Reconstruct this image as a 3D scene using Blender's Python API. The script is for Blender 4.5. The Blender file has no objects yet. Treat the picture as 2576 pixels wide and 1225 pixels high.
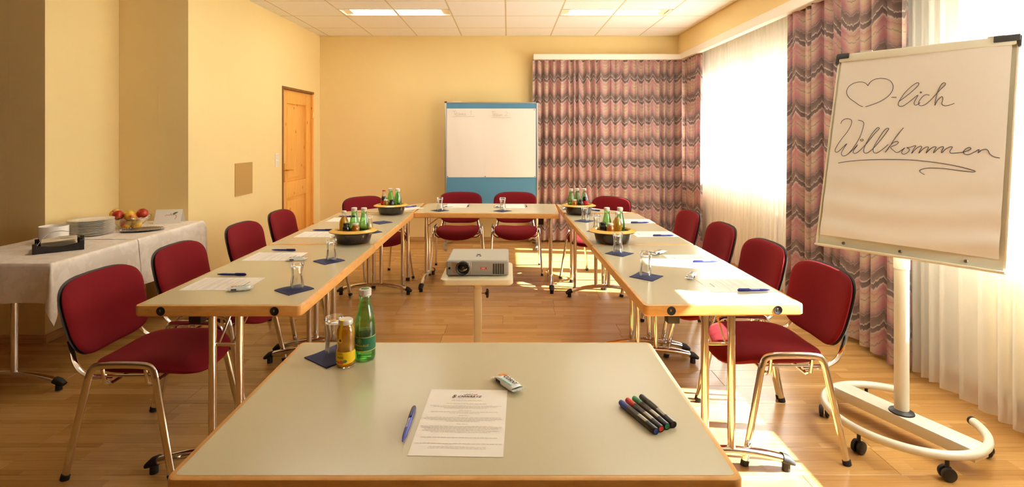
import bpy, bmesh, math, random
from mathutils import Vector, Matrix
random.seed(7)
SC = bpy.context.scene
COL = SC.collection
PI = math.pi
R = math.radians

# ------------------------------------------------------------------ camera, sky, sun, exposure
cam_d = bpy.data.cameras.new('camera')
cam_d.sensor_width = 36.0
cam_d.lens = 36.0 * 1303 / 2576
cam_d.shift_x = 10 / 2576
cam_d.shift_y = -270.5 / 2576
cam_d.clip_start = 0.05
cam = bpy.data.objects.new('camera', cam_d)
COL.objects.link(cam)
cam.location = (0, 0, 1.43)
cam.rotation_euler = (R(90), 0, 0)
SC.camera = cam

SKY_STRENGTH = 5.0
SUN_STRENGTH = 74.0
LAMP_STRENGTH = 9.0
world = bpy.data.worlds.new('sky')
SC.world = world
world.use_nodes = True
wb = world.node_tree.nodes['Background']
wb.inputs['Color'].default_value = (0.86, 0.94, 1.0, 1)
wb.inputs['Strength'].default_value = SKY_STRENGTH
sun_d = bpy.data.lights.new('sun', 'SUN')
sun_d.energy = SUN_STRENGTH
sun_d.color = (1.0, 0.98, 0.955)
sun_d.angle = R(0.6)
sun = bpy.data.objects.new('sun', sun_d)
COL.objects.link(sun)
elev, shift = R(37.5), -0.12
sd = Vector((-math.cos(elev), -math.cos(elev) * shift, -math.sin(elev)))
sun.rotation_euler = sd.to_track_quat('-Z', 'Y').to_euler()
sun.location = (8, 5, 8)

SC.view_settings.view_transform = 'Standard'
SC.view_settings.look = 'None'
SC.view_settings.gamma = 1.0
SC.view_settings.use_curve_mapping = False
SC.view_settings.exposure = 0.90
SC.cycles.max_bounces = 12
SC.cycles.diffuse_bounces = 6
SC.cycles.glossy_bounces = 4
SC.cycles.transmission_bounces = 8
SC.cycles.transparent_max_bounces = 24
SC.cycles.caustics_reflective = False
SC.cycles.caustics_refractive = False
SC.cycles.sample_clamp_indirect = 6.0
SC.cycles.use_denoising = True

# ------------------------------------------------------------------ helpers
def lin(c):
    def f(x):
        x /= 255.0
        return x / 12.92 if x <= 0.04045 else ((x + 0.055) / 1.055) ** 2.4
    return (f(c[0]), f(c[1]), f(c[2]), 1.0)

class NT:
    def __init__(self, name):
        self.m = bpy.data.materials.new(name)
        self.m.use_nodes = True
        self.t = self.m.node_tree
        self.b = self.t.nodes['Principled BSDF']
        self.out = self.t.nodes['Material Output']
    def n(self, typ, **kw):
        nd = self.t.nodes.new(typ)
        for k, v in kw.items():
            if k.startswith('i_'):
                nd.inputs[k[2:].replace('_', ' ')].default_value = v
            else:
                setattr(nd, k, v)
        return nd
    def l(self, a, b):
        self.t.links.new(a, b)
    def math(self, op, a, b=None, c=None):
        nd = self.t.nodes.new('ShaderNodeMath'); nd.operation = op
        for i, v in enumerate((a, b, c)):
            if v is None: continue
            if isinstance(v, (int, float)): nd.inputs[i].default_value = v
            else: self.l(v, nd.inputs[i])
        return nd.outputs[0]
    def coords(self, which='Object'):
        return self.t.nodes.new('ShaderNodeTexCoord').outputs[which]
    def noise(self, vec, scale, detail=2, rough=0.5):
        nd = self.t.nodes.new('ShaderNodeTexNoise')
        nd.inputs['Scale'].default_value = scale
        nd.inputs['Detail'].default_value = detail
        nd.inputs['Roughness'].default_value = rough
        if vec is not None: self.l(vec, nd.inputs['Vector'])
        return nd.outputs['Fac']
    def mapping(self, vec, scale=(1, 1, 1), loc=(0, 0, 0), rot=(0, 0, 0)):
        nd = self.t.nodes.new('ShaderNodeMapping')
        nd.inputs['Scale'].default_value = scale
        nd.inputs['Location'].default_value = loc
        nd.inputs['Rotation'].default_value = rot
        self.l(vec, nd.inputs['Vector'])
        return nd.outputs['Vector']
    def ramp(self, fac, stops, interp='LINEAR'):
        nd = self.t.nodes.new('ShaderNodeValToRGB')
        cr = nd.color_ramp; cr.interpolation = interp
        while len(cr.elements) < len(stops): cr.elements.new(0.5)
        for e, (p, c) in zip(cr.elements, stops):
            e.position = p; e.color = c if len(c) == 4 else lin(c)
        self.l(fac, nd.inputs['Fac'])
        return nd.outputs['Color']
    def mix(self, fac, a, b, mode='MIX'):
        nd = self.t.nodes.new('ShaderNodeMix'); nd.data_type = 'RGBA'; nd.blend_type = mode
        for sock, v in ((nd.inputs['Factor'], fac), (nd.inputs['A'], a), (nd.inputs['B'], b)):
            if isinstance(v, (int, float)): sock.default_value = v
            elif isinstance(v, tuple): sock.default_value = v
            else: self.l(v, sock)
        return nd.outputs['Result']
    def bump(self, h, strength=0.2, dist=0.01):
        nd = self.t.nodes.new('ShaderNodeBump')
        nd.inputs['Strength'].default_value = strength
        nd.inputs['Distance'].default_value = dist
        self.l(h, nd.inputs['Height'])
        self.l(nd.outputs['Normal'], self.b.inputs['Normal'])
    def set(self, **kw):
        for k, v in kw.items():
            self.b.inputs[k.replace('_', ' ')].default_value = v
        return self

def plain(name, rgb, rough=0.5, metal=0.0, var=0.04, scale=30, **kw):
    """procedural: base colour with a slight noise variation"""
    t = NT(name)
    c = lin(rgb)
    nz = t.noise(t.coords(), scale, 3)
    dark = tuple(max(0, x * (1 - var)) for x in c[:3]) + (1,)
    lite = tuple(min(1, x * (1 + var)) for x in c[:3]) + (1,)
    t.l(t.mix(nz, dark, lite), t.b.inputs['Base Color'])
    t.set(Roughness=rough, Metallic=metal, **kw)
    return t.m

def thin_glass(name, tint, gloss=0.06, rough=0.02, edge=0.0, edge_col=(1, 1, 1, 1)):
    t = NT(name)
    tr = t.n('ShaderNodeBsdfTransparent'); tr.inputs['Color'].default_value = tint
    gl = t.n('ShaderNodeBsdfGlossy'); gl.inputs['Roughness'].default_value = rough
    gl.inputs['Color'].default_value = (1, 1, 1, 1)
    lw = t.n('ShaderNodeLayerWeight'); lw.inputs['Blend'].default_value = 0.35
    fac = t.math('MULTIPLY_ADD', lw.outputs['Fresnel'], 0.7, gloss)
    m1 = t.n('ShaderNodeMixShader')
    t.l(fac, m1.inputs[0]); t.l(tr.outputs[0], m1.inputs[1]); t.l(gl.outputs[0], m1.inputs[2])
    last = m1.outputs[0]
    if edge > 0:
        df = t.n('ShaderNodeBsdfDiffuse'); df.inputs['Color'].default_value = edge_col
        f2 = t.math('MULTIPLY', t.math('POWER', lw.outputs['Facing'], 2.5), edge)
        m2 = t.n('ShaderNodeMixShader')
        t.l(f2, m2.inputs[0]); t.l(last, m2.inputs[1]); t.l(df.outputs[0], m2.inputs[2])
        last = m2.outputs[0]
    t.l(last, t.out.inputs['Surface'])
    return t.m

class MB:
    """collects shapes into one mesh"""
    def __init__(self):
        self.v, self.f, self.uv = [], [], None
    def add(self, verts, faces, M=None):
        o = len(self.v)
        for p in verts:
            p = Vector(p)
            self.v.append(tuple(M @ p) if M is not None else tuple(p))
        self.f += [tuple(i + o for i in f) for f in faces]
        return self
    def box(self, c, s, bevel=0.0, seg=2, M=None, rz=0.0):
        bm = bmesh.new()
        bmesh.ops.create_cube(bm, size=1.0)
        for v in bm.verts:
            v.co = Vector((v.co.x * s[0], v.co.y * s[1], v.co.z * s[2]))
        if bevel > 0:
            bmesh.ops.bevel(bm, geom=bm.edges[:], offset=bevel, segments=seg, profile=0.5, affect='EDGES')
        T = Matrix.Translation(c) @ Matrix.Rotation(rz, 4, 'Z')
        if M is not None: T = M @ T
        bm.verts.index_update()
        self.add([v.co for v in bm.verts], [[v.index for v in f.verts] for f in bm.faces], T)
        bm.free()
        return self
    def lathe(self, prof, n=24, M=None, cap0=True, cap1=True, sx=1.0, sy=1.0):
        vs, fs = [], []
        k = len(prof)
        for (r, z) in prof:
            for i in range(n):
                a = 2 * PI * i / n
                vs.append((r * math.cos(a) * sx, r * math.sin(a) * sy, z))
        for j in range(k - 1):
            for i in range(n):
                i2 = (i + 1) % n
                fs.append((j * n + i, j * n + i2, (j + 1) * n + i2, (j + 1) * n + i))
        if cap0: fs.append(tuple(reversed(range(n))))
        if cap1: fs.append(tuple(range((k - 1) * n, k * n)))
        return self.add(vs, fs, M)
    def tube(self, pts, ra, rb=None, n=10, side=None, closed=False, cap=True, M=None):
        """tube along pts; ra across the plane, rb along 'side' (reference axis)"""
        pts = [Vector(p) for p in pts]
        rb = ra if rb is None else rb
        vs, fs = [], []
        k = len(pts)
        prev = None
        for i, p in enumerate(pts):
            if closed: t = pts[(i + 1) % k] - pts[i - 1]
            elif i == 0: t = pts[1] - p
            elif i == k - 1: t = p - pts[i - 1]
            else: t = (pts[i + 1] - p).normalized() + (p - pts[i - 1]).normalized()
            t.normalize()
            if side is not None: b = Vector(side)
            elif prev is not None: b = prev
            else: b = Vector((0, 0, 1)) if abs(t.z) < 0.9 else Vector((1, 0, 0))
            b = b - t * b.dot(t)
            b.normalize(); prev = b
            nn = b.cross(t)
            ra_i = ra[i] if isinstance(ra, (list, tuple)) else ra
            rb_i = rb[i] if isinstance(rb, (list, tuple)) else rb
            for q in range(n):
                a = 2 * PI * q / n
                vs.append(p + nn * (math.cos(a) * ra_i) + b * (math.sin(a) * rb_i))
        for j in range(k if closed else k - 1):
            j2 = (j + 1) % k
            for q in range(n):
                q2 = (q + 1) % n
                fs.append((j * n + q, j * n + q2, j2 * n + q2, j2 * n + q))
        if cap and not closed:
            fs.append(tuple(reversed(range(n))))
            fs.append(tuple(range((k - 1) * n, k * n)))
        return self.add(vs, fs, M)
    def prism(self, outline, z0, z1, bev=0.0, M=None):
        """closed 2D outline (ccw) extruded; bev: small chamfer at the top rim"""
        if sum(outline[i - 1][0] * outline[i][1] - outline[i][0] * outline[i - 1][1] for i in range(len(outline))) < 0:
            outline = outline[::-1]
        n = len(outline)
        cx = sum(p[0] for p in outline) / n; cy = sum(p[1] for p in outline) / n
        rings = [(outline, z0)]
        if bev > 0:
            def inset(d):
                res = []
                for i in range(n):
                    p0, p1, p2 = Vector(outline[i - 1]), Vector(outline[i]), Vector(outline[(i + 1) % n])
                    e1 = (p1 - p0).normalized(); e2 = (p2 - p1).normalized()
                    nrm = Vector((-(e1.y + e2.y), e1.x + e2.x))
                    if nrm.length < 1e-6: nrm = Vector((-e1.y, e1.x))
                    nrm.normalize()
                    c = max(0.5, nrm.dot(Vector((-e1.y, e1.x))))
                    res.append(tuple(p1 + nrm * d / c))
                return res
            rings = [(inset(bev), z0), (outline, z0 + bev), (outline, z1 - bev), (inset(bev * 0.3), z1 - bev * 0.3), (inset(bev), z1)]
        else:
            rings.append((outline, z1))
        vs = [(x, y, z) for (o, z) in rings for (x, y) in o]
        fs = []
        for j in range(len(rings) - 1):
            for i in range(n):
                i2 = (i + 1) % n
                fs.append((j * n + i, j * n + i2, (j + 1) * n + i2, (j + 1) * n + i))
        fs.append(tuple(reversed(range(n))))
        fs.append(tuple(range((len(rings) - 1) * n, len(rings) * n)))
        return self.add(vs, fs, M)
    def grid(self, fn, nu, nv, uvfn=None, close_u=False):
        o = len(self.v)
        for j in range(nv + 1):
            for i in range(nu + 1):
                self.v.append(tuple(fn(i / nu, j / nv)))
        if uvfn is not None:
            if self.uv is None: self.uv = {}
            for j in range(nv + 1):
                for i in range(nu + 1):
                    self.uv[o + j * (nu + 1) + i] = uvfn(i / nu, j / nv)
        for j in range(nv):
            for i in range(nu):
                a = o + j * (nu + 1) + i
                self.f.append((a, a + 1, a + nu + 2, a + nu + 1))
        return self
    def mesh(self, name, smooth=40):
        me = bpy.data.meshes.new(name)
        me.from_pydata(self.v, [], self.f)
        if self.uv:
            lay = me.uv_layers.new(name='cloth')
            for lp in me.loops:
                lay.data[lp.index].uv = self.uv.get(lp.vertex_index, (0, 0))
        if smooth:
            me.polygons.foreach_set('use_smooth', [True] * len(me.polygons))
            me.set_sharp_from_angle(angle=R(smooth))
        me.update()
        return me
    def build(self, name, mat, parent=None, smooth=40, loc=None, rz=0.0):
        return link(name, self.mesh(name, smooth), mat, parent, loc, rz)

def link(name, me, mat, parent=None, loc=None, rz=0.0):
    o = bpy.data.objects.new(name, me)
    COL.objects.link(o)
    if mat is not None and len(me.materials) == 0: me.materials.append(mat)
    if parent is not None: o.parent = parent
    if loc is not None: o.location = loc
    if rz: o.rotation_euler = (0, 0, rz)
    return o

def tag(o, label=None, cat=None, group=None, kind=None):
    if label: o['label'] = label
    if cat: o['category'] = cat
    if group: o['group'] = group
    if kind: o['kind'] = kind
    return o

def thing(name, label, cat, loc=(0, 0, 0), rz=0.0, group=None):
    o = bpy.data.objects.new(name, None)
    o.empty_display_size = 0.05
    COL.objects.link(o)
    o.location = loc; o.rotation_euler = (0, 0, rz)
    return tag(o, label, cat, group)

def kids(o):
    return [c for c in bpy.data.objects if c.parent == o]

def copy_tree(o, loc=None, rz=None, label=None, group=None, parent=None):
    c = o.copy(); COL.objects.link(c)
    if parent is not None: c.parent = parent
    for ch in list(o.children): copy_tree(ch, parent=c)
    if loc is not None: c.location = loc
    if rz is not None: c.rotation_euler = (0, 0, rz)
    if label: c['label'] = label
    if group: c['group'] = group
    return c

def rrect(w, h, r, n=5, cx=0, cy=0):
    pts = []
    for (sx, sy, a0) in ((1, -1, -PI / 2), (1, 1, 0), (-1, 1, PI / 2), (-1, -1, PI)):
        for i in range(n + 1):
            a = a0 + PI / 2 * i / n
            pts.append((cx + sx * (w / 2 - r) + r * math.cos(a), cy + sy * (h / 2 - r) + r * math.sin(a)))
    return pts

def smooth_path(pts, k=6):
    P = [Vector(p) for p in pts]
    out = []
    for i in range(len(P) - 1):
        p0 = P[max(0, i - 1)]; p1 = P[i]; p2 = P[i + 1]; p3 = P[min(len(P) - 1, i + 2)]
        for j in range(k):
            t = j / k
            out.append(0.5 * ((2 * p1) + (p2 - p0) * t + (2 * p0 - 5 * p1 + 4 * p2 - p3) * t * t + (3 * p1 - p0 - 3 * p2 + p3) * t ** 3))
    out.append(P[-1])
    return out

def text_mesh(body, size, align='CENTER', spacing=1.0, shear=0.0, bold=0.0):
    cu = bpy.data.curves.new('lettering', 'FONT')
    cu.body = body; cu.size = size; cu.align_x = align; cu.align_y = 'CENTER'
    cu.space_character = spacing; cu.shear = shear; cu.offset = bold
    cu.resolution_u = 3
    o = bpy.data.objects.new('lettering', cu)
    COL.objects.link(o)
    dg = bpy.context.evaluated_depsgraph_get()
    me = bpy.data.meshes.new_from_object(o.evaluated_get(dg))
    bpy.data.objects.remove(o)
    bpy.data.curves.remove(cu)
    me.materials.clear()
    return me

def wrap_text(body, size, rad, zc, ang, mat, parent, spacing=1.0, rgap=0.0004, name='lettering'):
    me = text_mesh(body, size, spacing=spacing)
    for v in me.vertices:
        a = ang + v.co.x / rad
        v.co = ((rad + rgap) * math.cos(a), (rad + rgap) * math.sin(a), zc + v.co.y)
    return link(name, me, mat, parent)
# ------------------------------------------------------------------ materials
M = {}
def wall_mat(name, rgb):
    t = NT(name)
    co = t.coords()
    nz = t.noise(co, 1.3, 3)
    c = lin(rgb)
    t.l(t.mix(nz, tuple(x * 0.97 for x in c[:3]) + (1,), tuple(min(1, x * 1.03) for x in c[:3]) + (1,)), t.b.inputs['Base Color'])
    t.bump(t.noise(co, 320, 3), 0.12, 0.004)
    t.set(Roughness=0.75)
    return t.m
M['wall'] = wall_mat('yellow_wall_paint', (240, 215, 154))
M['dim_bounce_wall'] = wall_mat('brown_to_dim_bounce', (120, 86, 52))  # dark colour given to the unseen walls to cut bounced light
M['white_wall'] = wall_mat('white_reveal_paint', (238, 230, 212))

t = NT('ceiling_tile'); co = t.coords()
sp = t.noise(co, 160, 4, 0.7)
t.l(t.ramp(sp, [(0.30, (220, 214, 202)), (0.42, (243, 240, 233)), (1, (247, 244, 237))]), t.b.inputs['Base Color'])
t.bump(sp, 0.25, 0.004); t.set(Roughness=0.9); M['tile'] = t.m
M['grid'] = plain('ceiling_grid_metal', (206, 192, 152), 0.5)

# laminate planks: each plank a board with three printed strips
t = NT('oak_laminate'); co = t.coords()
sep = t.n('ShaderNodeSeparateXYZ'); t.l(co, sep.inputs[0])
info = t.n('ShaderNodeObjectInfo')
row = t.math('FLOOR', t.math('MULTIPLY', sep.outputs['Y'], 1 / 0.065))
rr = t.math('MULTIPLY_ADD', info.outputs['Random'], 37.0, row)
wn = t.n('ShaderNodeTexWhiteNoise', noise_dimensions='1D'); t.l(rr, wn.inputs['W'])
seg = t.math('FLOOR', t.math('ADD', t.math('MULTIPLY', sep.outputs['X'], 1 / 0.46), t.math('MULTIPLY', wn.outputs['Value'], 5.0)))
w2 = t.n('ShaderNodeTexWhiteNoise', noise_dimensions='2D')
cmb = t.n('ShaderNodeCombineXYZ'); t.l(seg, cmb.inputs[0]); t.l(rr, cmb.inputs[1]); t.l(cmb.outputs[0], w2.inputs['Vector'])
tone = t.ramp(w2.outputs['Value'], [(0, (180, 132, 72)), (0.5, (193, 145, 82)), (1, (206, 159, 95))])
off = t.n('ShaderNodeCombineXYZ'); t.l(t.math('MULTIPLY', w2.outputs['Value'], 40.0), off.inputs[2])
va = t.n('ShaderNodeVectorMath', operation='ADD'); t.l(co, va.inputs[0]); t.l(off.outputs[0], va.inputs[1])
grain = t.noise(t.mapping(va.outputs[0], (3, 70, 1)), 1.6, 5, 0.62)
col = t.mix(t.math('MULTIPLY', t.math('SUBTRACT', grain, 0.42), 1.1), tone, lin((150, 98, 52)))
fr = t.math('FRACT', t.math('MULTIPLY', sep.outputs['Y'], 1 / 0.065))
ed = t.math('LESS_THAN', t.math('MINIMUM', fr, t.math('SUBTRACT', 1.0, fr)), 0.02)
col = t.mix(t.math('MULTIPLY', ed, 0.35), col, lin((140, 92, 50)))
t.l(col, t.b.inputs['Base Color'])
t.set(Roughness=0.27); t.b.inputs['Specular IOR Level'].default_value = 0.45
M['plank'] = t.m
M['joint'] = plain('floor_underlay', (96, 62, 34), 0.8)
t = NT('oak_skirting'); co = t.coords()
g = t.noise(t.mapping(co, (2, 2, 60)), 2, 4)
t.l(t.ramp(g, [(0.3, (190, 140, 84)), (0.7, (212, 166, 108))]), t.b.inputs['Base Color']); t.set(Roughness=0.4); M['skirt'] = t.m

def wood(name, a, b, scale=(1, 14, 14), rough=0.35, knots=False):
    t = NT(name); co = t.coords()
    g = t.noise(t.mapping(co, scale), 3.0, 5, 0.6)
    col = t.ramp(g, [(0.3, a), (0.7, b)])
    if knots:
        vo = t.n('ShaderNodeTexVoronoi'); vo.inputs['Scale'].default_value = 9.0
        t.l(t.mapping(co, (1, 1, 0.55)), vo.inputs['Vector'])
        k = t.ramp(vo.outputs['Distance'], [(0.0, (1, 1, 1, 1)), (0.07, (1, 1, 1, 1)), (0.13, (0, 0, 0, 1))])
        col = t.mix(t.math('MULTIPLY', t.n('ShaderNodeRGBToBW').outputs[0], 1), col, col) if False else t.mix(k, col, lin((178, 104, 40)))
    t.l(col, t.b.inputs['Base Color']); t.set(Roughness=rough)
    return t.m
M['beech'] = wood('beech_edge', (214, 156, 84), (230, 178, 106), (6, 6, 40), 0.3)
M['pine'] = wood('pine_wood', (236, 168, 78), (246, 188, 98), (14, 14, 1.2), 0.35, True)
M['brown_edge'] = wood('brown_opening_edge', (122, 76, 34), (146, 94, 46), (14, 14, 1.2), 0.5)
M['laminate'] = plain('grey_laminate', (197, 187, 156), 0.24, var=0.015, scale=400)
M['chrome'] = plain('chrome', (232, 228, 222), 0.12, 1.0, var=0.01)
M['steel'] = plain('brushed_steel', (190, 186, 180), 0.3, 1.0, var=0.03)
M['alu'] = plain('aluminium_frame', (188, 186, 180), 0.35, 0.8, var=0.02)
M['brass'] = plain('brass', (222, 180, 92), 0.25, 1.0)
M['black'] = plain('black_plastic', (30, 28, 26), 0.45, var=0.1)
M['rubber'] = plain('black_rubber', (26, 24, 23), 0.7)
M['dark_shell'] = plain('charcoal_chair_shell', (40, 37, 33), 0.55, var=0.15, scale=300)
t = NT('red_upholstery'); co = t.coords()
nz = t.noise(co, 420, 2); n2 = t.noise(co, 7, 3)
c1 = t.mix(nz, lin((104, 15, 24)), lin((134, 27, 37)))
t.l(t.mix(t.math('MULTIPLY', n2, 0.25), c1, lin((88, 9, 16))), t.b.inputs['Base Color'])
t.bump(nz, 0.25, 0.002)
t.set(Roughness=0.9); t.b.inputs['Sheen Weight'].default_value = 0.16; t.b.inputs['Sheen Tint'].default_value = lin((255, 120, 110))
t.b.inputs['Specular IOR Level'].default_value = 0.15
M['red'] = t.m

# flame-stitch curtain
def curtain_mat(name):
    t = NT(name)
    uv = t.coords('UV')
    sep = t.n('ShaderNodeSeparateXYZ'); t.l(uv, sep.inputs[0])
    u, v = sep.outputs['X'], sep.outputs['Y']
    wob = t.noise(t.mapping(uv, (2.2, 1.1, 1)), 1.0, 2)
    zn = t.math('ABSOLUTE', t.math('SINE', t.math('MULTIPLY', t.math('MULTIPLY_ADD', wob, 0.05, u), PI / 0.16)))
    zbig = t.math('SINE', t.math('MULTIPLY', u, 2 * PI / 0.32))
    zig = t.math('MULTIPLY_ADD', zbig, 0.010, t.math('MULTIPLY', zn, 0.072))
    cu = t.n('ShaderNodeCombineXYZ'); t.l(t.math('MULTIPLY', t.math('SNAP', u, 0.0075), 55.0), cu.inputs[0]); t.l(t.math('MULTIPLY', v, 7.0), cu.inputs[1])
    jag = t.math('MULTIPLY', t.math('SUBTRACT', t.noise(cu.outputs[0], 1.0, 1), 0.5), 0.045)
    y = t.math('ADD', t.math('ADD', zig, v), jag)
    y = t.math('MULTIPLY_ADD', wob, 0.03, y)
    ph = t.math('FRACT', t.math('MULTIPLY', y, -1 / 0.285))
    col = t.ramp(ph, [(0.00, (116, 98, 92)), (0.09, (134, 112, 106)), (0.14, (144, 118, 112)), (0.165, (216, 204, 192)), (0.19, (108, 90, 88)),
                      (0.29, (126, 102, 98)), (0.315, (212, 196, 184)), (0.35, (198, 162, 154)), (0.44, (190, 126, 138)),
                      (0.52, (200, 168, 156)), (0.565, (206, 188, 162)), (0.59, (132, 130, 140)), (0.62, (204, 186, 162)),
                      (0.70, (196, 156, 154)), (0.79, (186, 122, 136)), (0.88, (152, 122, 128)), (0.95, (126, 102, 98))])
    mask = t.ramp(ph, [(0.33, (0, 0, 0, 1)), (0.38, (1, 1, 1, 1)), (0.80, (1, 1, 1, 1)), (0.92, (0, 0, 0, 1))])
    col = t.mix(t.math('MULTIPLY', t.math('MULTIPLY', zn, 0.55), mask), col, lin((212, 186, 150)))
    col = t.mix(t.math('MULTIPLY', t.math('MULTIPLY', t.math('SUBTRACT', 1.0, zn), 0.75), mask), col, lin((190, 112, 124)))
    line = t.ramp(ph, [(0.415, (0, 0, 0, 1)), (0.425, (1, 1, 1, 1)), (0.44, (0, 0, 0, 1)), (0.575, (0, 0, 0, 1)), (0.59, (1, 1, 1, 1)), (0.61, (0, 0, 0, 1)), (0.745, (0, 0, 0, 1)), (0.755, (0.6, 0.6, 0.6, 1)), (0.77, (0, 0, 0, 1))])
    col = t.mix(t.math('MULTIPLY', line, 0.75), col, lin((136, 126, 136)))
    pale = t.ramp(ph, [(0.93, (0, 0, 0, 1)), (0.94, (1, 1, 1, 1)), (0.955, (0, 0, 0, 1))])
    col = t.mix(t.math('MULTIPLY', pale, 0.7), col, lin((214, 190, 176)))
    col = t.mix(1.0, col, (0.88, 0.87, 0.87, 1), 'MULTIPLY')
    fine = t.noise(t.mapping(uv, (500, 500, 1)), 1.0, 1)
    col = t.mix(t.math('MULTIPLY', fine, 0.22), col, lin((120, 98, 96)))
    t.l(col, t.b.inputs['Base Color'])
    t.set(Roughness=0.62); t.b.inputs['Sheen Weight'].default_value = 0.2
    t.b.inputs['Specular IOR Level'].default_value = 0.3
    tl = t.n('ShaderNodeBsdfTranslucent'); t.l(col, tl.inputs['Color'])
    mx = t.n('ShaderNodeMixShader'); mx.inputs[0].default_value = 0.025
    t.l(t.b.outputs[0], mx.inputs[1]); t.l(tl.outputs[0], mx.inputs[2]); t.l(mx.outputs[0], t.out.inputs['Surface'])
    return t.m
M['curtain'] = curtain_mat('flame_stitch_fabric')
t = NT('sheer_voile'); co = t.coords()
tr = t.n('ShaderNodeBsdfTransparent')
df = t.n('ShaderNodeBsdfDiffuse'); df.inputs['Color'].default_value = (0.94, 0.93, 0.90, 1)
tl = t.n('ShaderNodeBsdfTranslucent'); tl.inputs['Color'].default_value = (0.94, 0.93, 0.91, 1)
lw = t.n('ShaderNodeLayerWeight'); lw.inputs['Blend'].default_value = 0.5
m1 = t.n('ShaderNodeMixShader'); m1.inputs[0].default_value = 0.55
t.l(df.outputs[0], m1.inputs[1]); t.l(tl.outputs[0], m1.inputs[2])
wv = t.noise(t.mapping(co, (1, 1, 1)), 700, 1)
fac = t.math('MULTIPLY_ADD', t.math('POWER', lw.outputs['Facing'], 1.5), 0.40, t.math('MULTIPLY_ADD', wv, 0.06, 0.44))
m2 = t.n('ShaderNodeMixShader'); t.l(fac, m2.inputs[0]); t.l(tr.outputs[0], m2.inputs[1]); t.l(m1.outputs[0], m2.inputs[2])
t.l(m2.outputs[0], t.out.inputs['Surface']); M['sheer'] = t.m

t = NT('white_damask'); co = t.coords()
d = t.noise(co, 18, 2); 
t.l(t.mix(t.ramp(d, [(0.47, (0, 0, 0, 1)), (0.53, (1, 1, 1, 1))]), lin((232, 222, 208)), lin((240, 231, 219))), t.b.inputs['Base Color'])
t.bump(t.noise(co, 500, 2), 0.1, 0.002); t.set(Roughness=0.7); M['cloth'] = t.m
M['paper'] = plain('white_paper', (242, 236, 226), 0.7, var=0.01)
M['flip_paper'] = plain('flip_chart_paper', (230, 222, 212), 0.65, var=0.015, scale=4)
M['ink'] = plain('dark_blue_ink', (40, 42, 74), 0.6)
M['grey_ink'] = plain('grey_pencil', (202, 196, 188), 0.7)
M['print'] = plain('grey_print', (172, 162, 148), 0.8)
M['print_dark'] = plain('dark_print', (48, 42, 44), 0.7)
M['napkin'] = plain('navy_napkin', (52, 58, 98), 0.85, var=0.12, scale=200)
M['napkin_lit'] = M['napkin']
M['pen'] = plain('blue_pen_plastic', (38, 50, 160), 0.3)
M['pen_dark'] = plain('navy_pen_clip', (24, 30, 112), 0.3)
M['white_print'] = plain('white_print', (225, 228, 240), 0.5)
M['glass'] = thin_glass('clear_glass', (0.985, 0.99, 0.985, 1), 0.04, 0.02, 0.16, (0.85, 0.84, 0.78, 1))
M['pane'] = thin_glass('window_glass', (0.95, 0.97, 0.96, 1), 0.03)
M['bowl_glass'] = thin_glass('cut_glass', (0.97, 0.97, 0.95, 1), 0.08, 0.05, 0.22, (0.85, 0.82, 0.76, 1))
M['green'] = thin_glass('green_glass', (0.56, 0.90, 0.50, 1), 0.06, 0.03, 0.5, (0.08, 0.42, 0.08, 1))
def liquid(name, trans, body, fac):
    t = NT(name)
    tr = t.n('ShaderNodeBsdfTransparent'); tr.inputs['Color'].default_value = trans
    nz = t.noise(t.coords(), 20, 2)
    t.l(t.mix(nz, body, tuple(min(1, x * 1.1) for x in body[:3]) + (1,)), t.b.inputs['Base Color'])
    t.set(Roughness=0.08)
    mx = t.n('ShaderNodeMixShader'); mx.inputs[0].default_value = fac
    t.l(tr.outputs[0], mx.inputs[1]); t.l(t.b.outputs[0], mx.inputs[2]); t.l(mx.outputs[0], t.out.inputs['Surface'])
    return t.m
M['amber'] = liquid('apple_juice', (1.0, 0.78, 0.25, 1), lin((244, 178, 36)), 0.5)
M['orange'] = liquid('orange_juice', (0.9, 0.4, 0.05, 1), lin((240, 138, 20)), 0.9)
M['cola'] = liquid('cola', (0.30, 0.06, 0.03, 1), lin((40, 10, 10)), 0.75)
M['dark_juice'] = liquid('dark_juice', (0.2, 0.03, 0.05, 1), lin((30, 10, 16)), 0.85)
M['water_green'] = liquid('water_in_green_glass', (0.70, 0.93, 0.66, 1), lin((60, 160, 60)), 0.12)
M['white_cap'] = plain('silver_white_cap', (226, 220, 208), 0.35, 0.2)
M['red_cap'] = plain('red_cap', (190, 40, 34), 0.4)
M['black_cap'] = plain('black_cap', (26, 24, 26), 0.4)
M['green_label'] = plain('green_paper_label', (34, 112, 72), 0.55)
M['gold'] = plain('pale_gold_print', (214, 200, 120), 0.5)
M['yellow_label'] = plain('yellow_paper_label', (246, 200, 10), 0.55)
M['peach'] = plain('peach_print', (232, 110, 86), 0.6)
M['leaf'] = plain('leaf_green_print', (86, 140, 60), 0.6)
M['tree_print'] = plain('dark_green_print', (70, 90, 30), 0.6)
M['red_label'] = plain('red_paper_label', (196, 30, 30), 0.5)
M['pot'] = plain('brown_enamel', (50, 38, 34), 0.16, var=0.08)
M['pot'].node_tree.nodes['Principled BSDF'].inputs['Coat Weight'].default_value = 0.5
M['pot_rim'] = plain('ochre_enamel', (228, 182, 84), 0.22, var=0.05)
M['projector'] = plain('silver_projector_plastic', (166, 165, 160), 0.4, 0.25, var=0.02)
M['projector_top'] = plain('grey_projector_top', (180, 177, 164), 0.45, 0.0, var=0.02)
M['vent_dark'] = plain('dark_vent', (58, 58, 58), 0.6)
M['lens'] = plain('dark_lens', (14, 13, 14), 0.08, var=0.02)
M['lens'].node_tree.nodes['Principled BSDF'].inputs['Coat Weight'].default_value = 1.0
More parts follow.
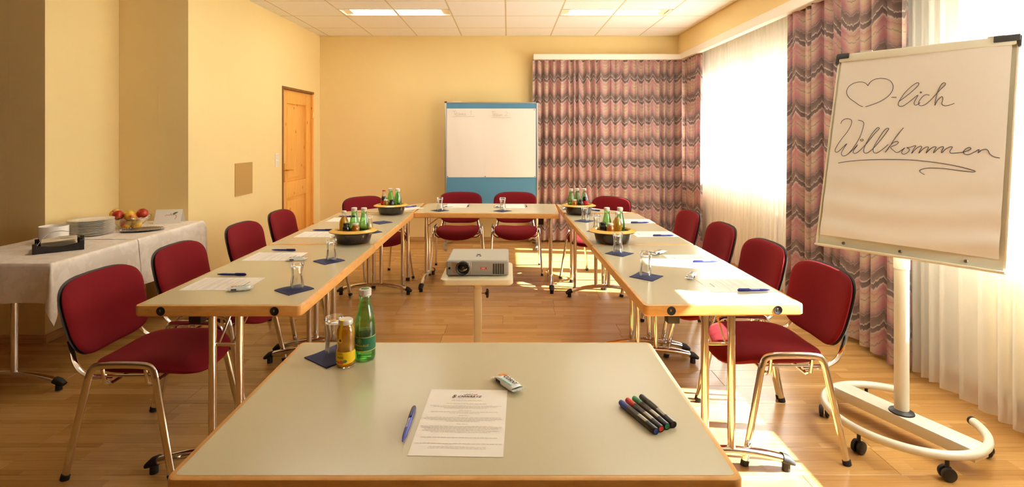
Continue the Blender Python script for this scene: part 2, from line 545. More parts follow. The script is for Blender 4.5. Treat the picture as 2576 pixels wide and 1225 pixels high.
M['painted_lens_glint'] = plain('green_glint_colour', (60, 90, 50), 0.1)  # reflection on the lens, painted as a small green spot
M['cream'] = plain('cream_enamel', (222, 216, 196), 0.35, var=0.02)
M['trolley'] = plain('cream_trolley_enamel', (224, 212, 178), 0.4, var=0.03)
M['blue_felt'] = plain('blue_felt', (84, 138, 172), 0.95, var=0.12, scale=500)
M['white_paint'] = plain('white_lacquer', (240, 232, 216), 0.45, var=0.01)
M['frame_white'] = plain('white_window_frame', (240, 236, 226), 0.35, var=0.01)
M['radiator'] = plain('cream_radiator', (236, 220, 186), 0.4, var=0.02)
M['panel'] = plain('beige_wall_panel', (190, 150, 84), 0.7, var=0.02)
M['porcelain'] = plain('white_porcelain', (240, 234, 222), 0.18, var=0.01)
M['tray_black'] = plain('black_lacquer_wood', (40, 34, 32), 0.4, var=0.1)
M['cream_napkin'] = plain('cream_napkin', (238, 226, 200), 0.85, var=0.03)
t = NT('apple_skin'); co = t.coords(); inf = t.n('ShaderNodeObjectInfo')
off = t.n('ShaderNodeCombineXYZ'); t.l(t.math('MULTIPLY', inf.outputs['Random'], 20.0), off.inputs[0])
va = t.n('ShaderNodeVectorMath', operation='ADD'); t.l(co, va.inputs[0]); t.l(off.outputs[0], va.inputs[1])
nz = t.noise(va.outputs[0], 16, 3)
ss = t.math('ADD', nz, t.math('MULTIPLY', t.math('SUBTRACT', inf.outputs['Random'], 0.5), 0.35))
t.l(t.ramp(ss, [(0.36, (176, 34, 22)), (0.52, (206, 70, 30)), (0.62, (236, 170, 50)), (0.75, (240, 206, 76))]), t.b.inputs['Base Color'])
t.set(Roughness=0.3); M['apple'] = t.m
M['stalk'] = plain('apple_stalk', (82, 56, 30), 0.8)
M['wrapper'] = plain('white_foil_wrapper', (240, 246, 244), 0.3, 0.0, var=0.03, scale=60)
M['wrapper_print'] = plain('black_wrapper_print', (26, 22, 34), 0.5)
M['wrapper_nut'] = plain('hazelnut_print', (214, 138, 66), 0.5, var=0.3, scale=120)
M['wrapper_teal'] = plain('teal_print', (150, 208, 206), 0.4)
M['wrapper_navy'] = plain('navy_side_print', (70, 66, 108), 0.5)
for nm, rgb in (('m_blue', (44, 72, 164)), ('m_red', (226, 40, 34)), ('m_green', (18, 140, 86)), ('m_black', (34, 32, 30))):
    M[nm] = plain('marker_' + nm[2:], rgb, 0.4)
M['marker_body'] = plain('marker_barrel', (34, 29, 26), 0.3)
M['sticker'] = plain('marker_sticker', (176, 170, 156), 0.5, var=0.25, scale=350)
M['screw'] = plain('steel_screw', (150, 140, 124), 0.3, 0.9)
t = NT('lamp_diffuser'); 
em = t.n('ShaderNodeEmission'); em.inputs['Color'].default_value = (1.0, 0.94, 0.84, 1); em.inputs['Strength'].default_value = LAMP_STRENGTH
t.l(em.outputs[0], t.out.inputs['Surface']); M['lamp'] = t.m
M['lamp_end'] = plain('lamp_reflector', (244, 228, 190), 0.4)
M['ground'] = plain('pale_ground_outside', (206, 200, 186), 0.9, var=0.1, scale=1)

# ------------------------------------------------------------------ the setting
CEIL = 2.793
YB = 7.05                      # back wall
def struct(o):
    o['kind'] = 'structure'; return o

# floor
fb = MB().box((-0.95, 2.4, -0.058), (7.3, 9.6, 0.10))
floor = struct(fb.build('floor', M['joint'], smooth=0))
plank_me = {}
def plank_mesh(L):
    k = round(L, 3)
    if k not in plank_me:
        plank_me[k] = MB().box((0, 0, -0.004), (L - 0.0012, 0.195 - 0.0012, 0.008), 0.0012, 1).mesh('plank', 0)
        plank_me[k].materials.append(M['plank'])
    return plank_me[k]
y = 0.82
i = 0
X0, X1 = -4.3, 2.64
while y < YB:
    x = X0 - (0.43 * (i * 2 % 5) % 1.28)
    while x < X1:
        a, b = max(x, X0), min(x + 1.28, X1)
        if b - a > 0.05:
            o = link('plank', plank_mesh(b - a), None, floor, ((a + b) / 2, y + 0.0975, 0))
        x += 1.28
    y += 0.195; i += 1
fr_ = MB().box(((X0 + X1) / 2, (0.82 - 2.3) / 2, -0.004), (X1 - X0, 0.82 + 2.3, 0.008))
o = fr_.build('plank_field', M['plank'], floor, smooth=0)

# ceiling: tiles laid in a metal grid
ceil = struct(MB().box((-0.95, 2.4, CEIL + 0.06), (7.3, 9.7, 0.06)).build('ceiling', M['white_wall'], smooth=0))
xs = [-0.027 + 0.604 * k for k in range(-8, 6)]
ys = [7.05, 6.54]
while ys[-1] > -2.2: ys.append(ys[-1] - 0.655)
lamps = []                     # (x0, x1, y0, y1)
for yy in (5.57, 5.57 - 0.655 * 3):  # the second row is out of view, added to light the room
    for k0 in (-3, 1):
        lamps.append((-0.027 + 0.604 * k0, -0.027 + 0.604 * (k0 + 2), yy, yy + 0.30))
tile_me = {}
def tile_at(x0, x1, y0, y1):
    w, h = x1 - x0 - 0.012, y1 - y0 - 0.012
    if w < 0.03 or h < 0.03: return
    k = (round(w, 3), round(h, 3))
    if k not in tile_me:
        m = MB().box((0, 0, 0.008), (w, h, 0.016), 0.003, 1).mesh('tile', 0)
        m.materials.append(M['tile']); tile_me[k] = m
    link('tile', tile_me[k], None, ceil, ((x0 + x1) / 2, (y0 + y1) / 2, CEIL))
XL, XR = -4.2, 2.31
for j in range(len(ys) - 1):
    y1_, y0_ = ys[j], ys[j + 1]
    for i in range(len(xs)):
        a = xs[i]; b = xs[i] + 0.604
        a, b = max(a, XL), min(b, XR)
        if b <= a: continue
        hit = [l for l in lamps if l[0] < (a + b) / 2 < l[1] and l[2] < y1_ and l[3] > y0_ + 0.02]
        if hit:
            tile_at(a, b, y0_, hit[0][2])
        else:
            tile_at(a, b, y0_, y1_)
gb = MB()
for xx in xs:
    if XL < xx < XR:
        MB_ = MB().box((xx, 2.4, CEIL + 0.004), (0.024, 9.3, 0.006)); MB_.build('grid_bar', M['grid'], ceil, smooth=0)
for yy in ys[1:]:
    MB().box(((XL + XR) / 2, yy, CEIL + 0.0035), (XR - XL, 0.024, 0.006)).build('grid_bar', M['grid'], ceil, smooth=0)

# walls
def wall_prism(name, pts, z0=0.0, z1=CEIL + 0.05, mat='wall'):
    return struct(MB().prism(pts, z0, z1).build(name, M[mat], smooth=0))
wall_prism('wall_back', [(-2.75, YB), (2.85, YB), (2.85, YB + 0.2), (-2.75, YB + 0.2)], -0.05)
# left wall with a door opening between y 5.95 and 6.87
LX = lambda yy: -2.63 + (yy - 4.26) * (0.07 / 2.79)
D0, D1, DH = 5.93, 6.83, 2.005
wl = MB()
def lw_seg(ya, yb, z0, z1):
    wl.prism([(LX(ya) - 0.25, ya), (LX(ya), ya), (LX(yb), yb), (LX(yb) - 0.25, yb)][::1], z0, z1)
lw_seg(4.26, D0, -0.05, CEIL + 0.05); lw_seg(D1, YB + 0.02, -0.05, CEIL + 0.05); lw_seg(D0, D1, DH, CEIL + 0.05)
struct(wl.build('wall_left', M['wall'], smooth=0))
wall_prism('wall_alcove_back', [(-3.45, 4.26), (-2.8805, 4.26), (-2.8805, 4.5), (-3.45, 4.5)], -0.05)
wall_prism('wall_alcove_side', [(-3.45, 3.58), (-3.2, 3.58), (-3.2, 4.2595), (-3.45, 4.2595)], -0.05)
wall_prism('wall_alcove_front', [(-4.5, 3.58), (-3.4505, 3.58), (-3.4505, 3.78), (-4.5, 3.78)], -0.05)
wall_prism('wall_near_left', [(-4.5, -2.4), (-4.3, -2.4), (-4.3, 3.6), (-4.5, 3.6)], -0.05, mat='dim_bounce_wall')
wall_prism('wall_behind', [(-4.5, -2.4), (2.9, -2.4), (2.9, -2.2), (-4.5, -2.2)], -0.05, mat='dim_bounce_wall')
# right wall with window openings
WX0, WX1 = 2.60, 2.86
SILL, HEADS = 0.97, [2.18, 2.40]
wins = [(4.40, 6.98), (0.75, 2.85)]
wr = MB()
def seg(ya, yb, z0, z1): wr.box(((WX0 + WX1) / 2, (ya + yb) / 2, (z0 + z1) / 2), (WX1 - WX0, yb - ya, z1 - z0))
edges = [-2.3, 0.75, 2.85, 4.40, 6.98, YB + 0.1]
for k in range(0, len(edges), 2): seg(edges[k], edges[k + 1], -0.05, CEIL + 0.05)
for (a, b), HEAD in zip(wins, HEADS):
    seg(a, b, -0.05, SILL); seg(a, b, HEAD, CEIL + 0.05)
struct(wr.build('wall_right', M['white_wall'], smooth=0))
for n_, (a, b) in enumerate(wins, 1):
    HEAD = HEADS[n_ - 1]
    w = MB()
    X = 2.77; fw = 0.07
    for (c, s) in (((X, (a + b) / 2, SILL + fw / 2), (0.07, b - a, fw)), ((X, (a + b) / 2, HEAD - fw / 2), (0.07, b - a, fw)),
                   ((X, a + fw / 2, (SILL + HEAD) / 2), (0.07, fw, HEAD - SILL - 2 * fw)), ((X, b - fw / 2, (SILL + HEAD) / 2), (0.07, fw, HEAD - SILL - 2 * fw))):
        w.box(c, s, 0.006, 1)
    root = struct(w.build('window_%d' % n_, M['frame_white']))
    mid = (a + b) / 2
    ns = 3 if n_ == 1 else 2
    cuts = [a + fw - 0.03] + [a + (b - a) * k / ns for k in range(1, ns)] + [b - fw + 0.03]
    sash = [(cuts[k] + 0.03, cuts[k + 1] - 0.03) for k in range(ns)]
    for (p, q) in sash:
        s_ = MB()
        t_ = 0.055
        z0, z1 = SILL + fw, HEAD - fw
        for (c, s) in ((((X - 0.012), (p + q) / 2, z0 + t_ / 2), (0.06, q - p, t_)), (((X - 0.012), (p + q) / 2, z1 - t_ / 2), (0.06, q - p, t_)),
                       (((X - 0.012), p + t_ / 2, (z0 + z1) / 2), (0.06, t_, z1 - z0 - 2 * t_)), (((X - 0.012), q - t_ / 2, (z0 + z1) / 2), (0.06, t_, z1 - z0 - 2 * t_))):
            s_.box(c, s, 0.005, 1)
        so = s_.build('sash', M['frame_white'], root)
        MB().box((X, (p + q) / 2, (z0 + z1) / 2), (0.006, q - p - 0.09, z1 - z0 - 0.09)).build('pane', M['pane'], so, smooth=0)
    for yc in cuts[1:-1]:
        MB().box((X, yc, (SILL + HEAD) / 2), (0.07, 0.06, HEAD - SILL - 2 * fw), 0.005, 1).build('mullion', M['frame_white'], root)
    MB().box((2.65, mid, SILL + 0.013), (0.16, b - a + 0.10, 0.026), 0.006, 2).build('window_sill', M['frame_white'], root)
# yellow soffit with its white edge rail over the windows, white rail on the back wall
struct(MB().box((2.345, 2.4, (2.45 + CEIL) / 2 + 0.03), (0.07, 9.3, CEIL - 2.45 + 0.05)).build('wall_soffit', M['wall'], smooth=0))
tr1 = struct(MB().box((2.335, 2.4, 2.49), (0.075, 9.3, 0.085), 0.004, 1).build('trim_1', M['white_paint']))
tr2 = struct(MB().box((1.32, 6.97, 2.485), (1.96, 0.16, 0.075), 0.004, 1).build('trim_2', M['white_paint']))
for k in range(2):
    MB().box((2.42 + 0.05 * k, 2.4, 2.535), (0.02, 9.2, 0.015)).build('curtain_track', M['white_paint'], tr1, smooth=0)
# skirting boards
def skirt(name, p, q, side):
    p, q = Vector(p), Vector(q)
    d = (q - p).normalized(); n = Vector((-d.y, d.x)) * side * 0.016
    pts = [p, q, q + n, p + n]
    if side < 0: pts = pts[::-1]
    return struct(MB().prism([tuple(v) for v in pts], 0.0, 0.058, 0.003).build(name, M['skirt']))
skirt('baseboard_back', (-2.55, YB), (2.58, YB), -1)
skirt('baseboard_left', (LX(4.27), 4.27), (LX(D0 - 0.05), D0 - 0.05), -1)
skirt('baseboard_corner', (LX(D1 + 0.05), D1 + 0.05), (LX(YB - 0.02), YB - 0.02), -1)
skirt('baseboard_alcove_back', (-3.18, 4.26), (-2.63, 4.26), -1)
skirt('baseboard_alcove_side', (-3.2, 3.57), (-3.2, 4.24), -1)
skirt('baseboard_alcove_front', (-4.3, 3.58), (-3.19, 3.58), -1)
skirt('baseboard_right', (2.60, -2.2), (2.60, 7.03), 1)
struct(MB().box((18, 3, -0.6), (30, 60, 0.1)).build('ground', M['ground'], smooth=0))

# door in the left wall
ang = math.atan2(0.07, 2.79)
def on_left(yy, dx=0.0): return Vector((LX(yy) + dx, yy, 0))
dr = MB()
dm = Matrix.Translation(on_left((D0 + D1) / 2)) @ Matrix.Rotation(-ang, 4, 'Z')
DW = D1 - D0
for (c, s) in (((-0.06, -DW / 2 + 0.014, DH / 2), (0.14, 0.028, DH)), ((-0.06, 0.014, DH - 0.014), (0.14, DW - 0.028, 0.028))):
    dr.box(c, s, 0.003, 1)
door = struct(dr.build('door_1', M['brown_edge'])); door.matrix_world = dm  # brown strips along the left and top of the opening
MB().box((-0.058, DW / 2 - 0.02, DH / 2 - 0.015), (0.13, 0.04, DH - 0.03), 0.003, 1).build('door_jamb', M['pine'], door)
lw_ = DW - 0.070; lh = DH - 0.034
def dpart(name, c, s, mat, bev=0.004, parent=door):
    return MB().box(c, s, bev, 2).build(name, M[mat], parent)
xL = -0.045
dpart('stile', (xL, -lw_ / 2 + 0.07, lh / 2 + 0.004), (0.045, 0.14, lh), 'pine')
dpart('stile', (xL, lw_ / 2 - 0.07, lh / 2 + 0.004), (0.045, 0.14, lh), 'pine')
for (zc, hh) in ((lh - 0.075, 0.158), (0.79, 0.19), (0.12, 0.23)):
    dpart('rail', (xL, 0, zc), (0.043, lw_ - 0.28, hh), 'pine')
for (z0, z1) in ((0.235, 0.695), (0.885, lh - 0.15)):
    dpart('panel', (xL - 0.012, 0, (z0 + z1) / 2), (0.02, lw_ - 0.275, z1 - z0 + 0.004), 'pine', 0.001)
    dpart('panel', (xL - 0.006, 0, (z0 + z1) / 2), (0.03, lw_ - 0.36, z1 - z0 - 0.08), 'pine', 0.008)
hp = dpart('handle_plate', (xL + 0.026, -lw_ / 2 + 0.06, 1.0), (0.006, 0.04, 0.22), 'brass', 0.002)
MB().tube(smooth_path([(xL + 0.025, -lw_ / 2 + 0.06, 1.03), (xL + 0.07, -lw_ / 2 + 0.06, 1.03), (xL + 0.075, -lw_ / 2 + 0.09, 1.03), (xL + 0.07, -lw_ / 2 + 0.19, 1.025)]), 0.009, n=8).build('lever', M['brass'], hp)
for zz in (0.25, 1.7):
    MB().tube([(0.006, DW / 2 - 0.03, zz - 0.04), (0.006, DW / 2 - 0.03, zz + 0.04)], 0.009, n=10).build('hinge', M['brass'], door)

# flush beige panel and light switch on the left wall
pm = Matrix.Translation(on_left(5.11)) @ Matrix.Rotation(-ang, 4, 'Z')
acc = thing('wall_panel', 'square flush beige panel set in the pale yellow wall left of the door', 'panel')
acc.matrix_world = Matrix.Translation(on_left(5.11, 0.001)) @ Matrix.Rotation(-ang, 4, 'Z')
MB().box((0.002, 0, 1.008), (0.006, 0.32, 0.315), 0.001, 1).build('cover_plate', M['panel'], acc)
sw = thing('light_switch', 'small white double rocker switch beside the pine door', 'switch')
sw.matrix_world = Matrix.Translation(on_left(5.80, 0.001)) @ Matrix.Rotation(-ang, 4, 'Z')
MB().box((0.004, 0, 1.16), (0.008, 0.08, 0.15), 0.002, 1).build('switch_frame', M['white_paint'], sw)
for zz in (1.195, 1.125):
    MB().box((0.009, 0, zz), (0.006, 0.055, 0.055), 0.002, 1).build('rocker', M['porcelain'], sw)

# ceiling lights
lab = ['fluorescent ceiling light left of centre, in front of the back wall', 'fluorescent ceiling light nearest the curtained corner of the room',
       'added, unseen ceiling light over the left table row, second from back', 'added, unseen ceiling light over the right table row, second from back',
       'fluorescent ceiling light over the near end of the left row', 'fluorescent ceiling light over the near end of the right row',
       'fluorescent ceiling light above the left rear of the room behind the front table', 'fluorescent ceiling light above the right rear of the room behind the front table']
for k, (a, b, c, d) in enumerate(lamps):
    t_ = thing('ceiling_light', lab[k], 'lamp', ((a + b) / 2, (c + d) / 2, CEIL), 0, 'ceiling lights')
    w, h = b - a - 0.012, d - c - 0.012
    f = MB()
    for (cc, ss) in (((0, -h / 2 + 0.006, 0.012), (w, 0.012, 0.026)), ((0, h / 2 - 0.006, 0.012), (w, 0.012, 0.026)), ((-w / 2 + 0.006, 0, 0.012), (0.012, h, 0.026)), ((w / 2 - 0.006, 0, 0.012), (0.012, h, 0.026))):
        f.box(cc, ss)
    f.build('frame', M['white_paint'], t_, 0)
    MB().box((0, 0, 0.020), (w - 0.20, h - 0.026, 0.006)).build('diffuser', M['lamp'], t_, 0)
    for s in (-1, 1):
        MB().box((s * (w / 2 - 0.06), 0, 0.021), (0.085, h - 0.026, 0.006)).build('end_reflector', M['lamp_end'], t_, 0)
# ------------------------------------------------------------------ curtains
def curtain(name, label, cat, mat, P0, P1, z0, z1, folds, amp, stretch, seed, group=None, nu=None, nv=16, irregular=0.35, thick=0.0, flare=0.0):
    """cloth hung between ground points P0 and P1 with vertical folds"""
    rnd = random.Random(seed)
    P0, P1 = Vector((P0[0], P0[1], 0)), Vector((P1[0], P1[1], 0))
    d = P1 - P0; L = d.length; d.normalize()
    n = Vector((-d.y, d.x, 0))
    nu = nu or folds * 10
    # warped phase and per-fold depth
    ph = [0.0]
    for k in range(folds): ph.append(ph[-1] + 1 + irregular * (rnd.random() * 2 - 1))
    ph = [p / ph[-1] for p in ph]
    dep = [amp * (0.55 + 0.75 * rnd.random()) for _ in range(folds + 1)]
    lean = [0.02 * (rnd.random() * 2 - 1) for _ in range(folds + 1)]
    sway = rnd.random() * 6
    def fold(s, v):
        s = min(max(s, 0.0), 0.99999)
        k = 0
        while k < folds - 1 and ph[k + 1] <= s: k += 1
        f = (s - ph[k]) / (ph[k + 1] - ph[k])
        f2 = f * 2 - 1
        dd = dep[k]
        y = math.cos(f2 * PI) * dd * (0.75 + 0.25 * (1 - v))
        y += 0.25 * dd * math.sin(f2 * 2 * PI + k + v * 0.8)
        x = lean[k] * math.sin(f * PI) * (1 - v)
        return x, y
    us = [0.0]; prev = None
    for i in range(nu + 1):
        x, y = fold(i / nu, 0.5)
        p = (i / nu * L + x, y)
        if prev: us.append(us[-1] + math.hypot(p[0] - prev[0], p[1] - prev[1]))
        prev = p
    us = us[1:] if len(us) > nu + 1 else us
    hem = [0.012 * rnd.random() for _ in range(folds + 1)]
    def pos(s, v):
        x, y = fold(s, v)
        k = min(folds, int(s * folds))
        zz = z0 + (z1 - z0) * v + (1 - v) ** 6 * hem[k] * 0
        fl = flare * (1 - v) ** 2 * (s - 0.5) * 2
        return P0 + d * (s * L + x + fl + 0.006 * math.sin(sway + v * 3 + s * 9) * (1 - v)) + n * y + Vector((0, 0, zz))
    m = MB()
    m.grid(pos, nu, nv, lambda s, v: (us[min(nu, int(round(s * nu)))] * stretch + seed * 0.07, v * (z1 - z0)))
    o = m.build(name, mat, smooth=180)
    return tag(o, label, cat, group)

curtain('patterned_curtain', 'pink and grey flame-stitch curtain on the back wall, directly beside the pinboard', 'curtain', M['curtain'],
        (0.33, 6.945), (1.37, 6.945), 0.035, 2.455, 11, 0.030, 1.0, 3, 'patterned curtains', flare=0.05)
curtain('patterned_curtain', 'pink and grey flame-stitch curtain on the back wall, nearer the corner', 'curtain', M['curtain'],
        (1.38, 6.955), (2.43, 6.955), 0.035, 2.455, 10, 0.030, 1.0, 11, 'patterned curtains')
curtain('patterned_curtain', 'narrow flame-stitch curtain gathered in the corner at the far end of the window', 'curtain', M['curtain'],
        (2.375, 6.915), (2.375, 6.33), 0.035, 2.46, 6, 0.036, 1.0, 5, 'patterned curtains')
curtain('patterned_curtain', 'darker mauve flame-stitch curtain hanging behind the flip chart', 'curtain', M['curtain'],
        (2.375, 4.36), (2.375, 3.06), 0.035, 2.46, 10, 0.045, 1.0, 8, 'patterned curtains', irregular=0.5)
curtain('sheer_curtain', 'white sheer curtain over the far bright window with a radiator behind it', 'curtain', M['sheer'],
        (2.455, 6.6), (2.455, 4.1), 0.05, 2.52, 34, 0.020, 1.0, 2, 'sheer curtains', nu=340, nv=10)
curtain('sheer_curtain', 'white sheer curtain right of the flip chart, reaching to the floor', 'curtain', M['sheer'],
        (2.43, 3.3), (2.43, 0.3), 0.03, 2.52, 34, 0.026, 1.0, 4, 'sheer curtains', nu=340, nv=10)

# radiators under the windows
def radiator(label, ya, yb, x=2.56):
    r = thing('radiator', label, 'radiator', (x, (ya + yb) / 2, 0), 0, 'radiators under the windows')
    L = yb - ya
    MB().tube([(0, -L / 2, 0.16), (0, L / 2, 0.16)], 0.022, n=8).build('pipe', M['radiator'], r)
    MB().tube([(0, -L / 2, 0.68), (0, L / 2, 0.68)], 0.022, n=8).build('pipe', M['radiator'], r)
    n = int(L / 0.075)
    me = MB().box((-0.012, 0, 0.42), (0.04, 0.052, 0.60), 0.014, 2).mesh('fin')
    me.materials.append(M['radiator'])
    for k in range(n):
        link('fin', me, None, r, (0, -L / 2 + (k + 0.5) * L / n, 0))
    for s in (-1, 1):
        MB().box((0, s * (L / 2 - 0.12), 0.07), (0.03, 0.03, 0.14), 0.004, 1).build('foot', M['radiator'], r)
    v = MB().lathe([(0.018, -0.05), (0.022, -0.04), (0.024, 0.0), (0.02, 0.035), (0.012, 0.04)], 12, Matrix.Translation((-0.02, -L / 2 - 0.06, 0.68)) @ Matrix.Rotation(R(90), 4, 'X'))
    v.build('valve', M['white_paint'], r)
radiator('cream ribbed radiator seen through the sheer curtain below the far window', 4.95, 6.65)
radiator('cream ribbed radiator behind the sheer curtain beside the flip chart', 0.95, 2.75)

# ------------------------------------------------------------------ tables
def make_table(name, label, L, W, loc, rz, group=None, sockets=(1, 1), T=0.73, latch=True):
    t = thing(name, label, 'table', loc, rz, group)
    out = rrect(L, W, 0.022, 5)
    MB().prism(out, T - 0.046, T, 0.006).build('edge_band', M['beech'], t)
    MB().prism(rrect(L - 0.028, W - 0.028, 0.010, 4), T - 0.003, T + 0.0005).build('table_top', M['laminate'], t, 0)
    add_t_legs(t, L, W, T)
    for e in (-1, 1):
        if sockets[0 if e < 0 else 1]:
            for s in (-1, 1):
                Mx = Matrix.Translation((e * (L / 2 - 0.001), s * (W / 2 - 0.113), T - 0.023)) @ Matrix.Rotation(R(90) * e, 4, 'Y')
                so = MB().lathe([(0.0185, -0.004), (0.0185, 0.0015), (0.0178, 0.0022), (0.0150, 0.0022), (0.0140, 0.0016)], 20, Mx, cap1=True).build('connector_socket', M['rubber'], t)
                MB().box((0.002, 0.0025, 0.0015), (0.010, 0.006, 0.002), 0.001, 1, Mx).build('pin', M['screw'], so)
    return t

def add_t_legs(t, L, W, T, inset=0.065):
    sp = 0.057
    half = W / 2 - 0.015
    for e in (-1, 1):
        x = e * (L / 2 - inset)
        for s in (-1, 1):
            MB().tube([(x, s * sp, 0.085), (x, s * sp, T - 0.046)], 0.0165, n=16).build('leg', M['chrome'], t)
        pts = [(x, y_, 0.036 + 0.058 * math.cos(y_ / half * PI / 2) ** 0.8) for y_ in [(-1 + 2 * i / 18) * (half - 0.045) for i in range(19)]]
        ft = MB().tube(pts, 0.0165, 0.021, n=12, side=(1, 0, 0)).build('foot_bar', M['chrome'], t)
        for s in (-1, 1):
            yq = s * (half - 0.045)
            zq = 0.036 + 0.058 * math.cos(yq / half * PI / 2) ** 0.8
            c = MB().tube([(x, yq - s * 0.004, zq + 0.003), (x, yq + s * 0.02, zq - 0.006), (x, yq + s * 0.05, zq - 0.022)], [0.019, 0.020, 0.010], [0.024, 0.024, 0.018], n=12, side=(1, 0, 0))
            c.lathe([(0.017, 0.0), (0.016, 0.034)], 12, Matrix.Translation((x, yq + s * 0.018, 0)))
            c.build('foot_cap', M['rubber'], ft)
        zc = 0.545
        MB().box((x, 0, zc), (0.012, sp * 2 - 0.02, 0.014), 0.003, 1).build('cross_bar', M['chrome'], t)
        for s in (-1, 1):
            MB().tube([(x, s * 0.03, zc + 0.004), (x - e * 0.17, s * 0.045, T - 0.05)], 0.005, n=8).build('fold_strut', M['chrome'], t)
        MB().box((x - e * 0.012, 0, T - 0.053), (0.06, 0.2, 0.014), 0.002, 1).build('hinge_plate', M['steel'], t)
    for e in (-1, 1):
        x = e * (L / 2 - 0.16)
        MB().box((x, -e * (W / 2 - 0.17), T - 0.086), (0.05, 0.055, 0.082), 0.006, 2).build('latch_block', M['black'], t)

TG = 'seminar tables in a horseshoe'
make_table('seminar_table', 'grey-topped seminar table in the foreground with markers and juice on it', 1.186, 0.71, (-0.11, 1.409, 0), 0, TG)
make_table('seminar_table', 'grey-topped seminar table at the near end of the left row', 1.2, 0.695, (-1.1975, 2.735, 0), R(90), TG, (1, 0))
make_table('seminar_table', 'grey-topped middle table of the left row, brown bowl at its near edge', 1.40, 0.69, (-1.203, 4.037, 0), R(90), TG, (0, 0))
make_table('seminar_table', 'grey-topped sunlit seminar table at the near end of the right row', 1.18, 0.672, (0.884, 2.735, 0), R(90) + 0.024, TG, (1, 0))
make_table('seminar_table', 'grey-topped middle table of the right row, brown bowl at its near edge', 1.35, 0.668, (0.853, 4.005, 0), R(90) + 0.024, TG, (0, 0))
make_table('seminar_table', 'grey-topped table across the back, two red chairs behind it', 1.328, 0.68, (-0.188, 5.03, 0), -0.043, TG)

def corner_table(label, tri):
    cx = sum(p[0] for p in tri) / 3; cy = sum(p[1] for p in tri) / 3
    t = thing('corner_table', label, 'table', (cx, cy, 0), 0, 'triangular corner tables')
    def inset(d):
        P = [Vector((p[0] - cx, p[1] - cy)) for p in tri]; res = []
        for i in range(3):
            p0, p1, p2 = P[i - 1], P[i], P[(i + 1) % 3]
            e1 = (p1 - p0).normalized(); e2 = (p2 - p1).normalized()
            n1 = Vector((-e1.y, e1.x)); n2 = Vector((-e2.y, e2.x))
            den = 1 + n1.dot(n2)
            res.append(tuple(p1 + (n1 + n2) * d / max(den, 0.2)))
        return res
    MB().prism(inset(0.002), 0.684, 0.73).build('edge_band', M['beech'], t, 0)
    MB().prism(inset(0.016), 0.727, 0.7305).build('table_top', M['laminate'], t, 0)
    for p in inset(0.10):
        lg = MB().tube([(p[0] * 0.82, p[1] * 0.82, 0.012), (p[0] * 0.82, p[1] * 0.82, 0.684)], 0.017, n=14).build('leg', M['chrome'], t)
        MB().lathe([(0.02, 0), (0.021, 0.012), (0.018, 0.03)], 12, Matrix.Translation((p[0] * 0.82, p[1] * 0.82, 0))).build('foot_cap', M['rubber'], lg)
corner_table('triangular grey corner table at the far end of the left row', [(-1.55, 4.748), (-0.868, 4.748), (-0.87, 5.40)])
corner_table('triangular grey corner table at the far end of the right row', [(0.502, 4.69), (1.165, 4.705), (0.498, 5.33)])

# ------------------------------------------------------------------ chairs
def superellipse(n, a, b, e):
    pts = []
    for i in range(n):
        th = 2 * PI * i / n
        c, s = math.cos(th), math.sin(th)
        pts.append((a * math.copysign(abs(c) ** (2 / e), c), b * math.copysign(abs(s) ** (2 / e), s)))
    return pts
def cushion(mb, a, b, e, half, warp, n=48, nr=7, front_only=False):
    ol = superellipse(n, a, b, e)
    vs, fs = [], []
    def add_side(sg, rev):
        o = len(vs)
        vs.append(warp(0, 0, sg * half))
        for j in range(1, nr + 1):
            r = math.sin(j / nr * PI / 2)
            h = sg * half * (1 - r ** 5) ** 0.5 if j < nr else 0.0
            for (x, y) in ol: vs.append(warp(x * r, y * r, h))
        for i in range(n):
            i2 = (i + 1) % n
            f = (o, o + 1 + i, o + 1 + i2); fs.append(f if not rev else f[::-1])
            for j in range(nr - 1):
                p = o + 1 + j * n
                f = (p + i, p + n + i, p + n + i2, p + i2); fs.append(f if not rev else f[::-1])
    add_side(1, False); add_side(-1, True)
    mb.add(vs, fs)
